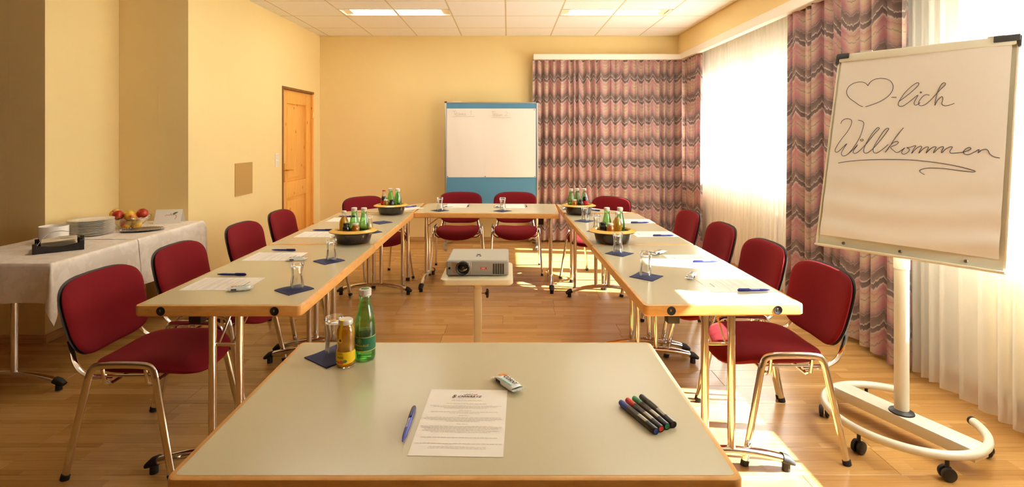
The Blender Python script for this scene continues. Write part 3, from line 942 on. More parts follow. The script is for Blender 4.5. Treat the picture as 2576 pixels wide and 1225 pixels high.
def make_chair(label, loc, rz, group):
    c = thing('conference_chair', label, 'chair', loc, rz, group)
    def seat_w(x, y, h):
        z = 0.412 + h + 0.030 * (y / 0.225) ** 2 - 0.045 * max(0, (x - 0.06) / 0.19) ** 2.2 - 0.012 * (x < -0.05) * ((x + 0.05) / 0.18) ** 2 * -1
        return (x + 0.03, y, z)
    m = MB(); cushion(m, 0.232, 0.226, 3.4, 0.034, seat_w); m.build('seat', M['red'], c, 180)
    def back_w(y, z, h):
        w = 1.0 + 0.05 * (z / 0.165)
        x = -0.292 - 0.20 * z + 0.045 * (y / 0.235) ** 2 + 0.03 * max(0, -z / 0.165) ** 2 + h
        return (x, y * w, 0.632 + z)
    m = MB(); cushion(m, 0.235, 0.165, 3.9, 0.024, lambda a, b, h: back_w(a, b, h + 0.006)); m.build('backrest', M['red'], c, 180)
    m = MB(); cushion(m, 0.238, 0.168, 3.9, 0.015, lambda a, b, h: back_w(a, b, h - 0.012)); m.build('back_shell', M['dark_shell'], c, 180)
    for s in (-1, 1):
        yb_, yt = s * 0.268, s * 0.247
        top = smooth_path([(0.140, yt + s * 0.003, 0.415), (0.128, yt, 0.447), (0.100, yt, 0.464), (0.0, yt, 0.468), (-0.100, yt, 0.464), (-0.128, yt, 0.447), (-0.140, yt + s * 0.003, 0.415)], 4)
        MB().tube(top, 0.0155, 0.0095, n=12, side=(0, 1, 0), cap=False).build('side_rail', M['chrome'], c)
        for e in (-1, 1):
            lg = MB().tube([(e * 0.140, yt + s * 0.003, 0.416), (e * 0.222, yb_, 0.012)], 0.0155, 0.0095, n=12, side=(0, 1, 0)).build('leg', M['chrome'], c)
            MB().tube([(e * 0.2195, yb_, 0.022), (e * 0.2245, yb_, 0.0)], 0.0185, 0.0125, n=12, side=(0, 1, 0)).build('foot_cap', M['rubber'], lg)
        MB().tube(smooth_path([(-0.06, s * 0.212, 0.398), (-0.15, s * 0.212, 0.402), (-0.205, s * 0.208, 0.424), (-0.238, s * 0.200, 0.458), (-0.258, s * 0.190, 0.50), (-0.276, s * 0.185, 0.545)], 5), 0.007, 0.014, n=10, side=(0, 1, 0)).build('back_support', M['chrome'], c)
    for s in (-1, 1):
        MB().tube([(-0.145, s * 0.236, 0.418), (0.142, s * 0.232, 0.418)], 0.006, n=8).build('seat_bar', M['chrome'], c)
    for x in (-0.085, 0.095):
        MB().tube([(x, -0.243, 0.450), (x, -0.232, 0.39), (x, -0.20, 0.368), (x, 0.20, 0.368), (x, 0.232, 0.39), (x, 0.243, 0.450)], 0.008, n=8).build('cross_tube', M['chrome'], c)
    return c
GL, GRr, GB = 'red chairs along the left row', 'red chairs along the right row', 'red chairs at the back of the horseshoe'
ch0 = make_chair('red conference chair nearest the camera on the left, black shell edge showing', (-1.62, 2.422, 0), 0, GL)
for (x, y, rz, lab, g) in [
    (-1.635, 3.02, R(1), 'red conference chair on the left row, partly in front of the white buffet cloth', GL),
    (-1.63, 3.74, R(-1), 'red conference chair on the left row against the yellow wall, second from the pine door', GL),
    (-1.63, 4.37, R(1), 'red conference chair on the left row right in front of the pine door', GL),
    (1.25, 2.518, R(180), 'red conference chair nearest the flip chart on the right row', GRr),
    (1.25, 3.085, R(181), 'red conference chair on the right row, second from the flip chart', GRr),
    (1.25, 3.72, R(179), 'red conference chair on the right row, third from the flip chart', GRr),
    (1.235, 4.34, R(181), 'red conference chair on the right row closest to the curtained corner', GRr),
    (-0.53, 5.52, R(-90), 'red conference chair behind the back table on its left, in front of the pinboard', GB),
    (0.08, 5.52, R(-90), 'red conference chair behind the back table on its right, by the pinboard edge', GB),
    (-1.30, 5.17, R(-45), 'red conference chair set diagonally at the left corner table', GB),
    (0.872, 5.16, R(-135), 'red conference chair set diagonally at the right corner table', GB)]:
    copy_tree(ch0, (x, y, 0), rz, lab, g)
# ------------------------------------------------------------------ things on the tables
TZ = 0.7306
def napkin(x, y, rz, label, s=0.124):
    t = MB()
    h = s / 2
    rnd = random.Random(int(x * 1000) + 7)
    def f(u, v):
        return ((u - 0.5) * s, (v - 0.5) * s, 0.0026 + 0.0022 * math.sin(u * 5 + rnd.random() * 0.2) * math.sin(v * 4 + x * 9) + 0.004 * max(0, u + v - 1.6))
    t.grid(f, 10, 10)
    t.grid(lambda u, v: ((u - 0.5) * s, (0.5 - v) * s, 0.0003), 1, 1)
    n = len(t.v)
    # a second folded ply, a touch askew
    t.box((0.001, -0.001, 0.0010), (s * 0.985, s * 0.985, 0.0012), 0)
    return tag(t.build('paper_napkin', M['napkin'], None, 60, (x, y, TZ), rz), label, 'napkin', 'navy napkins under the glasses')

def glass_mesh():
    prof = [(0.0295, 0.0), (0.0305, 0.004), (0.0285, 0.03), (0.0245, 0.055), (0.0235, 0.068), (0.0265, 0.09), (0.0300, 0.104), (0.0302, 0.113), (0.0275, 0.119), (0.015, 0.1200), (0.0, 0.1195)]
    inner = [(0.0, 0.104), (0.02, 0.104), (0.0272, 0.100), (0.0243, 0.088), (0.0215, 0.068), (0.0225, 0.055), (0.0268, 0.03), (0.0288, 0.004), (0.0285, 0.0)]
    return MB().lathe(prof[:-1] , 28, cap0=False, cap1=True).lathe(inner[1:], 28, cap0=True, cap1=False).mesh('tumbler', 60)
gm = glass_mesh(); gm.materials.append(M['glass'])
def tumbler(x, y, label, s=1.0):
    o = link('tumbler', gm, None, None, (x, y, TZ + 0.0056))
    o.scale = (s, s, s); o.rotation_euler.z = x * 7
    return tag(o, label, 'glass', 'upturned tumblers on napkins')

# printed A4 sheet: origin at its centre, top of the page along +y
def make_sheet(name, label, big=False):
    t = thing(name, label, 'paper')
    m = MB().grid(lambda u, v: ((u - .5) * .21, (v - .5) * .297, 0.0006 + 0.0003 * math.sin(u * 6) * math.sin(v * 5)), 6, 8)
    m.grid(lambda u, v: ((u - .5) * .21, (.5 - v) * .297, 0.0001), 1, 1)
    m.build('sheet', M['paper'], t, 60)
    rnd = random.Random(5)
    ml = MB()
    def line(y, width, h=0.0017, x0=None, dens=1.0):
        x = -width / 2 if x0 is None else x0
        end = x + width
        while x < end:
            w = rnd.uniform(0.004, 0.013)
            w = min(w, end - x)
            ml.grid(lambda u, v: (x + u * w, y + (v - .5) * h * 0.8, 0.0013), 1, 1)
            x += w + 0.0016
    line(0.136, 0.045, 0.0011)
    for (y, w, h) in [(0.0895, 0.082, .0016), (0.073, 0.105, .0016), (0.062, 0.185, .0014), (0.0565, 0.165, .0014), (0.051, 0.11, .0014),
                      (0.039, 0.033, .0015), (0.0325, 0.168, .0014), (0.0265, 0.075, .0014), (0.0145, 0.026, .0015), (0.006, 0.185, .0014), (0.0005, 0.195, .0014),
                      (-0.005, 0.16, .0014), (-0.0105, 0.083, .0014), (-0.0225, 0.028, .0016), (-0.033, 0.196, .0014), (-0.0385, 0.192, .0014), (-0.0445, 0.178, .0014),
                      (-0.0505, 0.182, .0014), (-0.0565, 0.142, .0014), (-0.079, 0.18, .0017), (-0.1025, 0.2, .0014), (-0.115, 0.128, .0013), (-0.1205, 0.132, .0013)]:
        line(y, w, h)
    tag(ml.build('printed_text', M['print'], t, 0), kind='stuff')
    if big:
        me = text_mesh('CHWARTZ', 0.0125, spacing=1.0, shear=0.25, bold=0.0003)
        for v in me.vertices: v.co.z += 0.0014; v.co.y += 0.1095; v.co.x += 0.0045
        link('hotel_name', me, M['print_dark'], t)
        me = text_mesh('S', 0.019, shear=0.25, bold=0.0005)
        for v in me.vertices: v.co.z += 0.0015; v.co.y += 0.110; v.co.x -= 0.0375
        link('initial_letter', me, M['print_dark'], t)
        me = text_mesh('HOTEL RESTAURANT', 0.0042, spacing=1.25)
        for v in me.vertices: v.co.z += 0.0014; v.co.y += 0.0995
        link('subtitle', me, M['print'], t)
        me = text_mesh('* * *', 0.010)
        for v in me.vertices: v.co.z += 0.0014; v.co.y += 0.1225; v.co.x += 0.004
        link('stars', me, M['print_dark'], t)
        MB().tube(smooth_path([(-0.012, 0.1185, 0.0012), (0.0, 0.1205, 0.0012), (0.012, 0.1175, 0.0012)], 4), 0.0006, 0.0003, n=5).build('flourish', M['print_dark'], t)
        MB().tube(smooth_path([(0.014, 0.1195, 0.0012), (0.020, 0.1205, 0.0012), (0.025, 0.1225, 0.0012)], 4), 0.0012, 0.0004, n=5).build('red_swoosh', M['red_label'], t)
    else:
        m = MB()
        m.grid(lambda u, v: ((u - .5) * 0.058, 0.1095 + (v - .5) * .006, 0.0013), 1, 1)
        m.build('letterhead', M['print'], t, 0)
    return t

def make_pen(label):
    t = thing('ballpoint_pen', label, 'pen')
    ax = Matrix.Translation((0, 0, 0.0062)) @ Matrix.Rotation(R(90), 4, 'X')       # lathe axis along -y: tip at -y
    MB().lathe([(0.0012, 0.072), (0.0022, 0.068), (0.0046, 0.052), (0.0052, 0.035), (0.0055, -0.02), (0.0055, -0.05), (0.0058, -0.052)], 14, ax).build('barrel', M['pen'], t)
    MB().lathe([(0.006, -0.022), (0.0064, -0.03), (0.006, -0.068), (0.0048, -0.074), (0.003, -0.0755)], 14, ax).build('cap', M['pen_dark'], t)
    MB().box((0.0015, 0.046, 0.0125), (0.0055, 0.05, 0.0025), 0.001, 2).build('clip', M['pen_dark'], t)
    m = MB()
    for i in range(9):
        yy = 0.014 - i * 0.0044
        m.box((-0.0006, yy, 0.0117), (0.0034, 0.0026, 0.0004))
    for i in range(9):
        yy = 0.014 - i * 0.0044
        m.box((-0.0048, yy, 0.0092), (0.0012, 0.003, 0.0012))
    tag(m.build('imprint', M['white_print'], t, 0), kind='stuff')
    return t

def make_bar(label):
    """foil-wrapped cereal bar along x"""
    t = thing('cereal_bar', label, 'snack')
    L, W, H = 0.088, 0.036, 0.019
    def body(u, v):
        x = (u - .5) * L
        a = 2 * PI * v
        e = 1 - abs(2 * u - 1) ** 6
        k = 0.55 + 0.45 * e
        c, s = math.cos(a), math.sin(a)
        yy = W / 2 * math.copysign(abs(c) ** 0.62, c)
        zz = H / 2 + H / 2 * k * math.copysign(abs(s) ** 0.62, s) * (0.9 + 0.1 * math.cos(x * 260))
        return (x, yy, max(0.0004, zz + 0.0004))
    MB().grid(body, 16, 24).build('wrapper', M['wrapper'], t, 50)
    for s in (-1, 1):
        def fin(u, v, s=s):
            x = s * (L / 2 - 0.002 + u * 0.016)
            return (x, (v - .5) * W * (1.0 + 0.2 * u), H / 2 + 0.0012 * math.sin(v * 60) * u + s * 0.003 * u)
        MB().grid(fin, 3, 24).build('crimped_end', M['wrapper'], t, 50)
    zt = H + 0.0012
    me = text_mesh('CORNY', 0.0175, spacing=0.95, shear=0.2, bold=0.0004)
    for v in me.vertices: v.co = (v.co.x + 0.008, v.co.y + 0.002, zt)
    link('brand_lettering', me, M['wrapper_print'], t)
    m = MB()
    for (cx, cy, a, b, r0) in ((-0.030, 0.006, 0.009, 0.006, .4), (-0.033, -0.004, 0.007, 0.005, -.3), (-0.024, 0.009, 0.006, 0.004, 0)):
        m.lathe([(0.0002, 0.0006), (1, 0)], 14, Matrix.Translation((cx, cy, zt - 0.0003)) @ Matrix.Rotation(r0, 4, 'Z') @ Matrix.Diagonal((a, b, 1, 1)))
    m.build('nut_picture', M['wrapper_nut'], t)
    MB().prism([(-0.02, -0.0145), (0.034, -0.0145), (0.036, -0.0105), (-0.012, -0.0105)], zt - 0.0008, zt - 0.0002).build('teal_band', M['wrapper_teal'], t, 0)
    MB().box((-0.024, -W / 2 - 0.0002, H / 2), (0.022, 0.001, 0.008)).build('side_print', M['wrapper_navy'], t, 0)
    return t

# --- front place setting
napkin(-0.556, 1.643, R(52), 'navy napkin under the upturned glass on the front table')
tumbler(-0.553, 1.652, 'clear upturned tumbler on the front table behind the apple juice')
sheet0 = make_sheet('info_sheet', 'printed letter lying on the front table beside the blue pen', True)
sheet0.location = (-0.111, 1.278, TZ); sheet0.rotation_euler.z = -0.03
sheetS = make_sheet('info_sheet', 'printed letter nearest the camera on the left row')
PEN0 = make_pen('blue ballpoint pen left of the letter on the front table')
PEN0.location = (-0.2395, 1.248, TZ); PEN0.rotation_euler.z = R(0)
BAR0 = make_bar('white wrapped cereal bar at the top corner of the front table letter')
BAR0.location = (0.0, 1.449, TZ); BAR0.rotation_euler.z = R(-56)

def marker(label, col, p, q):
    d = Vector(q) - Vector(p); L = d.length
    t = thing('board_marker', label, 'marker', ((p[0] + q[0]) / 2, (p[1] + q[1]) / 2, TZ + 0.0082), math.atan2(d.y, d.x), 'four board markers in a row')
    r = 0.0082
    ax = Matrix.Rotation(R(90), 4, 'Y')
    MB().lathe([(r * 0.93, -L / 2 + 0.034), (r, -L / 2 + 0.035), (r, L / 2 - 0.004), (r * 0.96, L / 2), (r * 0.8, L / 2), (r * 0.78, L / 2 - 0.0015)], 22, ax).build('barrel', M['marker_body'], t)
    MB().lathe([(r * 0.45, -L / 2 - 0.0005), (r * 0.82, -L / 2 + 0.001), (r * 0.93, -L / 2 + 0.006), (r * 0.96, -L / 2 + 0.035)], 22, ax).build('cap', M[col], t)
    MB().lathe([(r * 0.79, L / 2 - 0.002), (r * 0.74, L / 2 - 0.0005), (r * 0.3, L / 2 - 0.0004), (r * 0.25, L / 2 - 0.0012)], 22, ax).build('end_plug', M[col], t)
    o0 = 0.022
    def st(u, v):
        a = R(20) + v * R(110); x = o0 + (u - .5) * 0.032
        return (x, math.cos(a) * (r + 0.0003), math.sin(a) * (r + 0.0003))
    MB().grid(st, 2, 8).build('barcode_sticker', M['sticker'], t)
ends = [((0.292, 1.345), (0.347, 1.212), 'm_blue', 'blue-capped'), ((0.312, 1.357), (0.362, 1.222), 'm_red', 'red-capped'),
        ((0.332, 1.366), (0.379, 1.232), 'm_green', 'green-capped'), ((0.353, 1.375), (0.397, 1.240), 'm_black', 'all-black')]
for (p, q, c, nm) in ends:
    marker('%s board marker in the row of four on the front table' % nm, c, p, q)

# --- the other sheets, pens, bars, napkins and glasses
def put(src, x, y, rz, label, group):
    return copy_tree(src, (x, y, TZ), rz, label, group)
SG, PG, BG_ = 'info sheets at the places', 'blue pens at the places', 'cereal bars at the places'
sheet0['group'] = SG; PEN0['group'] = PG; BAR0['group'] = BG_
sheetS.location = (-1.345, 2.452, TZ); sheetS.rotation_euler.z = R(-90); sheetS['group'] = SG
Lr, Rr = R(-90), R(90)
for (x, y, rz, lab) in [
    (-1.348, 3.005, Lr - .01, 'printed letter second from the camera on the left row'),
    (-1.335, 3.68, Lr, 'printed letter left of the near brown bowl on the left row'),
    (-1.34, 4.33, Lr, 'printed letter on the far part of the left row, before the corner'),
    (-0.99, 4.985, R(-45), 'printed letter right of the far bowl at the left corner'),
    (-0.515, 5.19, R(180), 'printed letter on the back table in front of the left chair'),
    (0.06, 5.165, R(180), 'printed letter on the back table in front of the right chair'),
    (0.70, 4.98, R(225), 'printed letter behind the far bowl at the right corner'),
    (1.035, 4.25, Rr, 'printed letter on the far part of the right row, before the corner'),
    (1.04, 3.69, Rr + .02, 'printed letter right of the near brown bowl on the right row'),
    (1.06, 2.945, Rr + .02, 'printed letter second from the camera on the right row'),
    (1.065, 2.425, Rr + .01, 'printed letter nearest the camera on the right row')]:
    put(sheetS, x, y, rz, lab, SG)
for (x, y, rz, lab) in [
    (-1.386, 2.595, R(-92), 'blue pen above the letter nearest the camera on the left row'),
    (-1.367, 3.152, R(-92), 'blue pen above the second letter on the left row'),
    (-1.37, 3.822, R(-91), 'blue pen above the letter beside the near bowl on the left row'),
    (-1.39, 4.472, R(-91), 'blue pen above the farthest letter on the left row'),
    (-0.96, 5.075, R(-45), 'blue pen by the letter at the left corner table'),
    (-0.395, 5.18, R(180), 'blue pen end-on at the left place of the back table'),
    (0.182, 5.165, R(180), 'blue pen end-on at the right place of the back table'),
    (0.80, 4.86, R(225), 'blue pen by the letter at the right corner table'),
    (1.06, 4.155, R(92), 'blue pen on the farthest letter of the right row'),
    (1.085, 3.612, R(92), 'blue pen on the letter beside the near bowl on the right row'),
    (1.095, 2.862, R(93), 'blue pen on the second letter of the right row'),
    (1.108, 2.332, R(92), 'blue pen on the right row nearest the camera')]:
    put(PEN0, x, y, rz, lab, PG)
for (x, y, rz, lab) in [
    (-1.212, 2.345, R(16), 'white wrapped cereal bar on the left row nearest the camera'),
    (-1.185, 2.905, R(12), 'white wrapped cereal bar on the second letter of the left row'),
    (-1.165, 3.56, R(30), 'white wrapped cereal bar left of the near bowl on the left row'),
    (-0.59, 5.10, R(20), 'white wrapped cereal bar behind the left glass of the back table'),
    (-0.085, 5.08, R(10), 'white wrapped cereal bar behind the right glass of the back table'),
    (0.545, 4.95, R(40), 'white wrapped cereal bar left of the far bowl on the right'),
    (0.893, 3.075, R(38), 'white wrapped cereal bar at the second letter of the right row'),
    (0.909, 2.565, R(58), 'white wrapped cereal bar at the nearest letter of the right row')]:
    put(BAR0, x, y, rz, lab, BG_)
for (x, y, rz, gx, gy, where) in [
    (-0.972, 2.355, R(53), -0.962, 2.362, 'nearest the camera on the left row'),
    (-1.0, 2.895, R(50), -0.99, 2.902, 'second from the camera on the left row'),
    (-1.0, 3.76, R(48), -1.006, 3.755, 'behind the near bowl on the left row'),
    (-0.64, 4.86, R(46), -0.638, 4.862, 'at the left place of the back table'),
    (-0.052, 4.83, R(45), -0.05, 4.835, 'at the right place of the back table'),
    (0.63, 4.26, R(47), 0.63, 4.25, 'just in front of the far bowl on the right row'),
    (0.66, 3.80, R(46), 0.653, 3.805, 'behind the near bowl on the right row'),
    (0.661, 3.08, R(46), 0.654, 3.085, 'in front of the near bowl on the right row'),
    (0.687, 2.575, R(49), 0.684, 2.575, 'nearest the camera on the right row')]:
    napkin(x, y, rz, 'navy napkin under the glass ' + where)
    tumbler(gx, gy, 'clear upturned tumbler ' + where)
napkin(-1.02, 4.18, R(48), 'navy napkin without a glass, just in front of the far bowl on the left row')

# ------------------------------------------------------------------ bottles
def water_bottle(label, s=1.0, lettered=False):
    t = thing('water_bottle', label, 'bottle')
    r = 0.0315
    prof = [(0.024, 0.0), (0.0295, 0.003), (r, 0.012), (r, 0.098), (0.0305, 0.118), (0.0265, 0.142), (0.0205, 0.165), (0.0168, 0.182), (0.0168, 0.188), (0.0182, 0.191), (0.0182, 0.197), (0.0172, 0.199), (0.0172, 0.214)]
    MB().lathe([(a * s, z * s) for a, z in prof], 28, cap1=False).build('glass_body', M['green'], t, 60)
    MB().lathe([(0.0225 * s, 0.004 * s), ((r - 0.002) * s, 0.012 * s), ((r - 0.002) * s, 0.085 * s), (0.0 + 0.001, 0.0852 * s)], 24).build('water', M['water_green'], t, 60)
    if lettered: MB().lathe([(0.013 * s, 0.2206 * s), (0.012 * s, 0.2210 * s)], 20).build('cap_print', M['leaf'], t)
    MB().lathe([(0.0185 * s, 0.199 * s), (0.0192 * s, 0.201 * s), (0.0192 * s, 0.204 * s), (0.0185 * s, 0.205 * s), (0.0192 * s, 0.207 * s), (0.0192 * s, 0.2185 * s), (0.0165 * s, 0.2205 * s)], 24).build('cap', M['white_cap'], t, 50)
    def lb(u, v):
        a = u * 2 * PI
        return ((r + 0.0005) * s * math.cos(a), (r + 0.0005) * s * math.sin(a), (0.034 + 0.044 * v) * s)
    MB().grid(lb, 28, 2).build('label', M['green_label'], t, 60)
    if lettered:
        for z_ in (0.0355, 0.0770):
            MB().lathe([((r + 0.0008) * s, (z_ - 0.0008) * s), ((r + 0.0008) * s, (z_ + 0.0008) * s)], 28, cap0=False, cap1=False).build('label_line', M['gold'], t)
        lab_ang = R(-106)
        wrap_text('RÖMERQUELLE', 0.0088, r + 0.0005, 0.0525, lab_ang, M['gold'], t, 0.92, 0.0006)
        wrap_text('prickelnd', 0.0052, r + 0.0005, 0.0440, lab_ang, M['gold'], t, 1.0, 0.0006)
        m = MB()
        def em(u, v):
            a = lab_ang + math.cos(u * 2 * PI) * (0.0058 + 0.0008 * v) / r; z_ = 0.0668 + math.sin(u * 2 * PI) * (0.0058 + 0.0008 * v)
            return ((r + 0.0012) * math.cos(a), (r + 0.0012) * math.sin(a), z_)
        m.grid(em, 24, 1); m.build('emblem_ring', M['gold'], t)
        wrap_text('R', 0.009, r + 0.0005, 0.0668, lab_ang, M['gold'], t, 1.0, 0.0007, 'emblem')
    return t
def juice_bottle(label, liquid, capm, s=1.0, lettered=False):
    t = thing('juice_bottle', label, 'bottle')
    prof = [(0.022, 0.0), (0.0265, 0.003), (0.0278, 0.010), (0.0278, 0.04), (0.0262, 0.056), (0.0252, 0.068), (0.0265, 0.082), (0.0278, 0.097), (0.0268, 0.110), (0.0225, 0.120), (0.0195, 0.1245), (0.0195, 0.132)]
    MB().lathe([(a * s, z * s) for a, z in prof], 26, cap1=False).build('glass_body', M['glass'], t, 60)
    MB().lathe([((a - 0.0015) * s, (z + 0.002) * s) for a, z in prof[:-1]], 26).build('juice', M[liquid], t, 60)
    MB().lathe([(0.0205 * s, 0.1275 * s), (0.0215 * s, 0.129 * s), (0.0215 * s, 0.139 * s), (0.0195 * s, 0.1415 * s)], 24).build('cap', M[capm], t, 50)
    if lettered:
        def lb(u, v):
            a = R(-106) + (u - .5) * R(230); z_ = 0.016 + 0.034 * v - 0.004 * math.cos((u - .5) * 6) * (1 - v)
            rr_ = 0.0284 - max(0, z_ - 0.04) * 0.09
            return (rr_ * math.cos(a), rr_ * math.sin(a), z_)
        MB().grid(lb, 24, 4).build('label', M['yellow_label'], t, 60)
        lr = 0.0288
        for (da, z_, q, mt) in ((0.12, 0.0205, 0.0075, 'peach'), (-0.32, 0.0195, 0.006, 'peach'), (0.50, 0.0235, 0.006, 'leaf'), (-0.72, 0.0195, 0.005, 'leaf')):
            def fr_p(u, v):
                a = R(-106) + da + math.cos(u * 2 * PI) * q * v / lr; zz = z_ + math.sin(u * 2 * PI) * q * 0.75 * v
                return (lr * math.cos(a), lr * math.sin(a), zz)
            MB().grid(fr_p, 16, 2).build('fruit_picture', M[mt], t, 60)
        wrap_text('Apfel', 0.0105, 0.0286, 0.0345, R(-108), M['tree_print'], t, 0.95, 0.0004)
        wrap_text('RAUCH', 0.0045, 0.0282, 0.0445, R(-106), M['print_dark'], t, 1.0, 0.0004)
        # yellow tamper strip from the lid with a round tag
        ca, sa = math.cos(R(-106)), math.sin(R(-106))
        path = [(0.008, 0.1423), (0.0205, 0.1419), (0.0222, 0.138), (0.0222, 0.126), (0.0272, 0.113), (0.0290, 0.098), (0.0280, 0.090)]
        P = [(r_ * ca, r_ * sa, z_) for r_, z_ in path]
        MB().tube(P, 0.0004, 0.0050, n=6, side=(-sa, ca, 0)).build('tamper_strip', M['yellow_label'], t)
        def rg(u, v):
            q = 0.0042 + 0.0035 * v
            return ((0.0287) * ca - sa * math.cos(u * 2 * PI) * q, 0.0287 * sa + ca * math.cos(u * 2 * PI) * q, 0.0855 + math.sin(u * 2 * PI) * q)
        MB().grid(rg, 20, 1).build('tag_ring', M['yellow_label'], t)
        def tp(u, v):
            q = 0.0042 * v
            return ((0.0286) * ca - sa * math.cos(u * 2 * PI) * q, 0.0286 * sa + ca * math.cos(u * 2 * PI) * q * 1, 0.0855 + math.sin(u * 2 * PI) * q * 0.8)
        MB().grid(tp, 14, 1).build('tree_emblem', M['tree_print'], t)
    return t
def tall_juice(label, s=1.0):
    t = thing('juice_bottle', label, 'bottle')
    prof = [(0.024, 0.0), (0.029, 0.004), (0.0305, 0.012), (0.0305, 0.115), (0.028, 0.132), (0.021, 0.148), (0.0145, 0.160), (0.0125, 0.172), (0.0125, 0.192)]
    MB().lathe(prof, 26, cap1=False).build('glass_body', M['glass'], t, 60)
    MB().lathe([(a - 0.0015, z + 0.002) for a, z in prof[:7]], 26).build('juice', M['amber'], t, 60)
    MB().lathe([(0.0145, 0.186), (0.0155, 0.188), (0.0155, 0.198), (0.0135, 0.2005)], 20).build('cap', M['white_cap'], t, 50)
    return t
def cola(label):
    t = thing('cola_bottle', label, 'bottle')
    prof = [(0.022, 0.0), (0.027, 0.004), (0.0285, 0.02), (0.026, 0.045), (0.0245, 0.06), (0.0275, 0.085), (0.0285, 0.105), (0.0265, 0.125), (0.020, 0.150), (0.0145, 0.170), (0.0125, 0.185), (0.0125, 0.200)]
    MB().lathe(prof, 26, cap1=False).build('glass_body', M['glass'], t, 60)
    MB().lathe([(a - 0.0015, z + 0.002) for a, z in prof[:9]], 26).build('cola', M['cola'], t, 60)
    MB().lathe([(0.0289, 0.086), (0.0293, 0.095), (0.0291, 0.108), (0.0284, 0.118)], 26, cap0=False, cap1=False).build('label', M['red_label'], t, 60)
    MB().lathe([(0.0135, 0.198), (0.0155, 0.200), (0.0140, 0.207), (0.011, 0.208)], 20).build('cap', M['red_cap'], t, 50)
    return t
wb = water_bottle('large green mineral water bottle on the front table', 1.0, True); wb.location = (-0.449, 1.627, TZ)
jb = juice_bottle('small apple juice bottle with yellow label on the front table', 'amber', 'white_cap', 1.0, True); jb.location = (-0.495, 1.58, TZ)

# ------------------------------------------------------------------ brown enamel bowls with bottles
def bowl(label, loc, rz=0.0):
    t = thing('enamel_bowl', label, 'bowl', (loc[0], loc[1], TZ), rz, 'brown enamel bottle coolers')
    sy = 0.88
    MB().lathe([(0.0, 0.003), (0.098, 0.0), (0.104, 0.003), (0.114, 0.030), (0.121, 0.062), (0.122, 0.072)], 40, sy=sy, cap0=True, cap1=False).build('bowl_body', M['pot'], t, 60)
    MB().lathe([(0.118, 0.071), (0.119, 0.060), (0.110, 0.030), (0.100, 0.006), (0.0, 0.005)], 40, sy=sy, cap0=False, cap1=False).build('bowl_lining', M['pot_rim'], t, 60)
    MB().lathe([(0.121, 0.066), (0.145, 0.071), (0.155, 0.0745), (0.1565, 0.0775), (0.155, 0.0790)], 40, sy=sy, cap0=False, cap1=False).build('rim_edge', M['pot'], t, 60)
    MB().lathe([(0.155, 0.0790), (0.146, 0.083), (0.128, 0.090), (0.118, 0.092), (0.113, 0.089), (0.110, 0.078)], 40, sy=sy, cap0=False, cap1=False).build('rim', M['pot_rim'], t, 60)
    return t
BWL = [((-1.015, 3.40), 'brown enamel bowl of bottles at the table seam of the left row'), ((-1.045, 4.64), 'brown enamel bowl of bottles at the far left corner'),
       ((0.632, 4.64), 'brown enamel bowl of bottles at the far right corner'), ((0.686, 3.40), 'brown enamel bowl of bottles at the table seam of the right row')]
b0 = bowl(BWL[0][1], BWL[0][0])
for (p, lab) in BWL[1:]: copy_tree(b0, (p[0], p[1], TZ), 0, lab)
BZ = TZ + 0.0062
wsrc = None; small = {}
def place(kind, x, y, label, tilt=0.0):
    global wsrc
    if kind == 'w':
        if wsrc is None: wsrc = water_bottle(label); o = wsrc
        else: o = copy_tree(wsrc, label=label)
    elif kind in small: o = copy_tree(small[kind], label=label)
    else:
        o = {'t': lambda: tall_juice(label), 'c': lambda: cola(label), 'o': lambda: juice_bottle(label, 'orange', 'white_cap', 0.92),
             'd': lambda: juice_bottle(label, 'dark_juice', 'black_cap', 0.92), 'a': lambda: juice_bottle(label, 'amber', 'white_cap', 0.92)}[kind]()
        small[kind] = o
    o.location = (x, y, BZ); o.rotation_euler = (0, tilt, x * 5)
    o['group'] = 'bottles standing in the brown bowls'
    return o
W1, W2, W3, W4 = 'in the near bowl on the left row', 'in the far bowl on the left', 'in the far bowl on the right', 'in the near bowl on the right row'
for (k, x, y, lab) in [
    ('t', -1.0810, 3.4150, 'tall clear apple juice bottle ' + W1),
    ('w', -1.0150, 3.4180, 'green water bottle %s, next to the apple juice' % W1),
    ('w', -0.9495, 3.4150, 'green water bottle %s, farther from the apple juice' % W1),
    ('d', -1.0450, 3.3470, 'small dark juice bottle with black cap ' + W1),
    ('o', -0.9850, 3.3470, 'small orange juice bottle ' + W1),
    ('c', -1.1110, 4.6400, 'cola bottle with red cap ' + W2),
    ('w', -1.0630, 4.6820, 'green water bottle %s, beside the cola' % W2),
    ('w', -0.9990, 4.6820, 'green water bottle %s, half hidden at the back' % W2),
    ('w', -0.9830, 4.6200, 'green water bottle %s, away from the cola' % W2),
    ('a', -1.0820, 4.5920, 'small golden juice bottle ' + W2),
    ('d', -1.0290, 4.5830, 'small dark juice bottle with black cap ' + W2),
    ('w', 0.5660, 4.6500, 'green water bottle %s, farthest from the cola' % W3),
    ('w', 0.6240, 4.6850, 'green water bottle %s, in the middle' % W3),
    ('w', 0.6880, 4.6760, 'green water bottle %s, half hidden by the cola' % W3),
    ('c', 0.6870, 4.6120, 'cola bottle with red label ' + W3),
    ('o', 0.5900, 4.5940, 'small orange juice bottle ' + W3),
    ('d', 0.6410, 4.5820, 'small dark juice bottle with black cap ' + W3),
    ('w', 0.6540, 3.4280, 'green water bottle %s, in the middle' % W4),
    ('t', 0.7120, 3.3750, 'tall clear apple juice bottle ' + W4),
    ('w', 0.7420, 3.4320, 'green water bottle %s, behind the apple juice' % W4),
    ('d', 0.6200, 3.3780, 'small dark juice bottle with black cap ' + W4),
    ('o', 0.6610, 3.3450, 'small orange juice bottle ' + W4)]:
    place(k, x, y, lab)
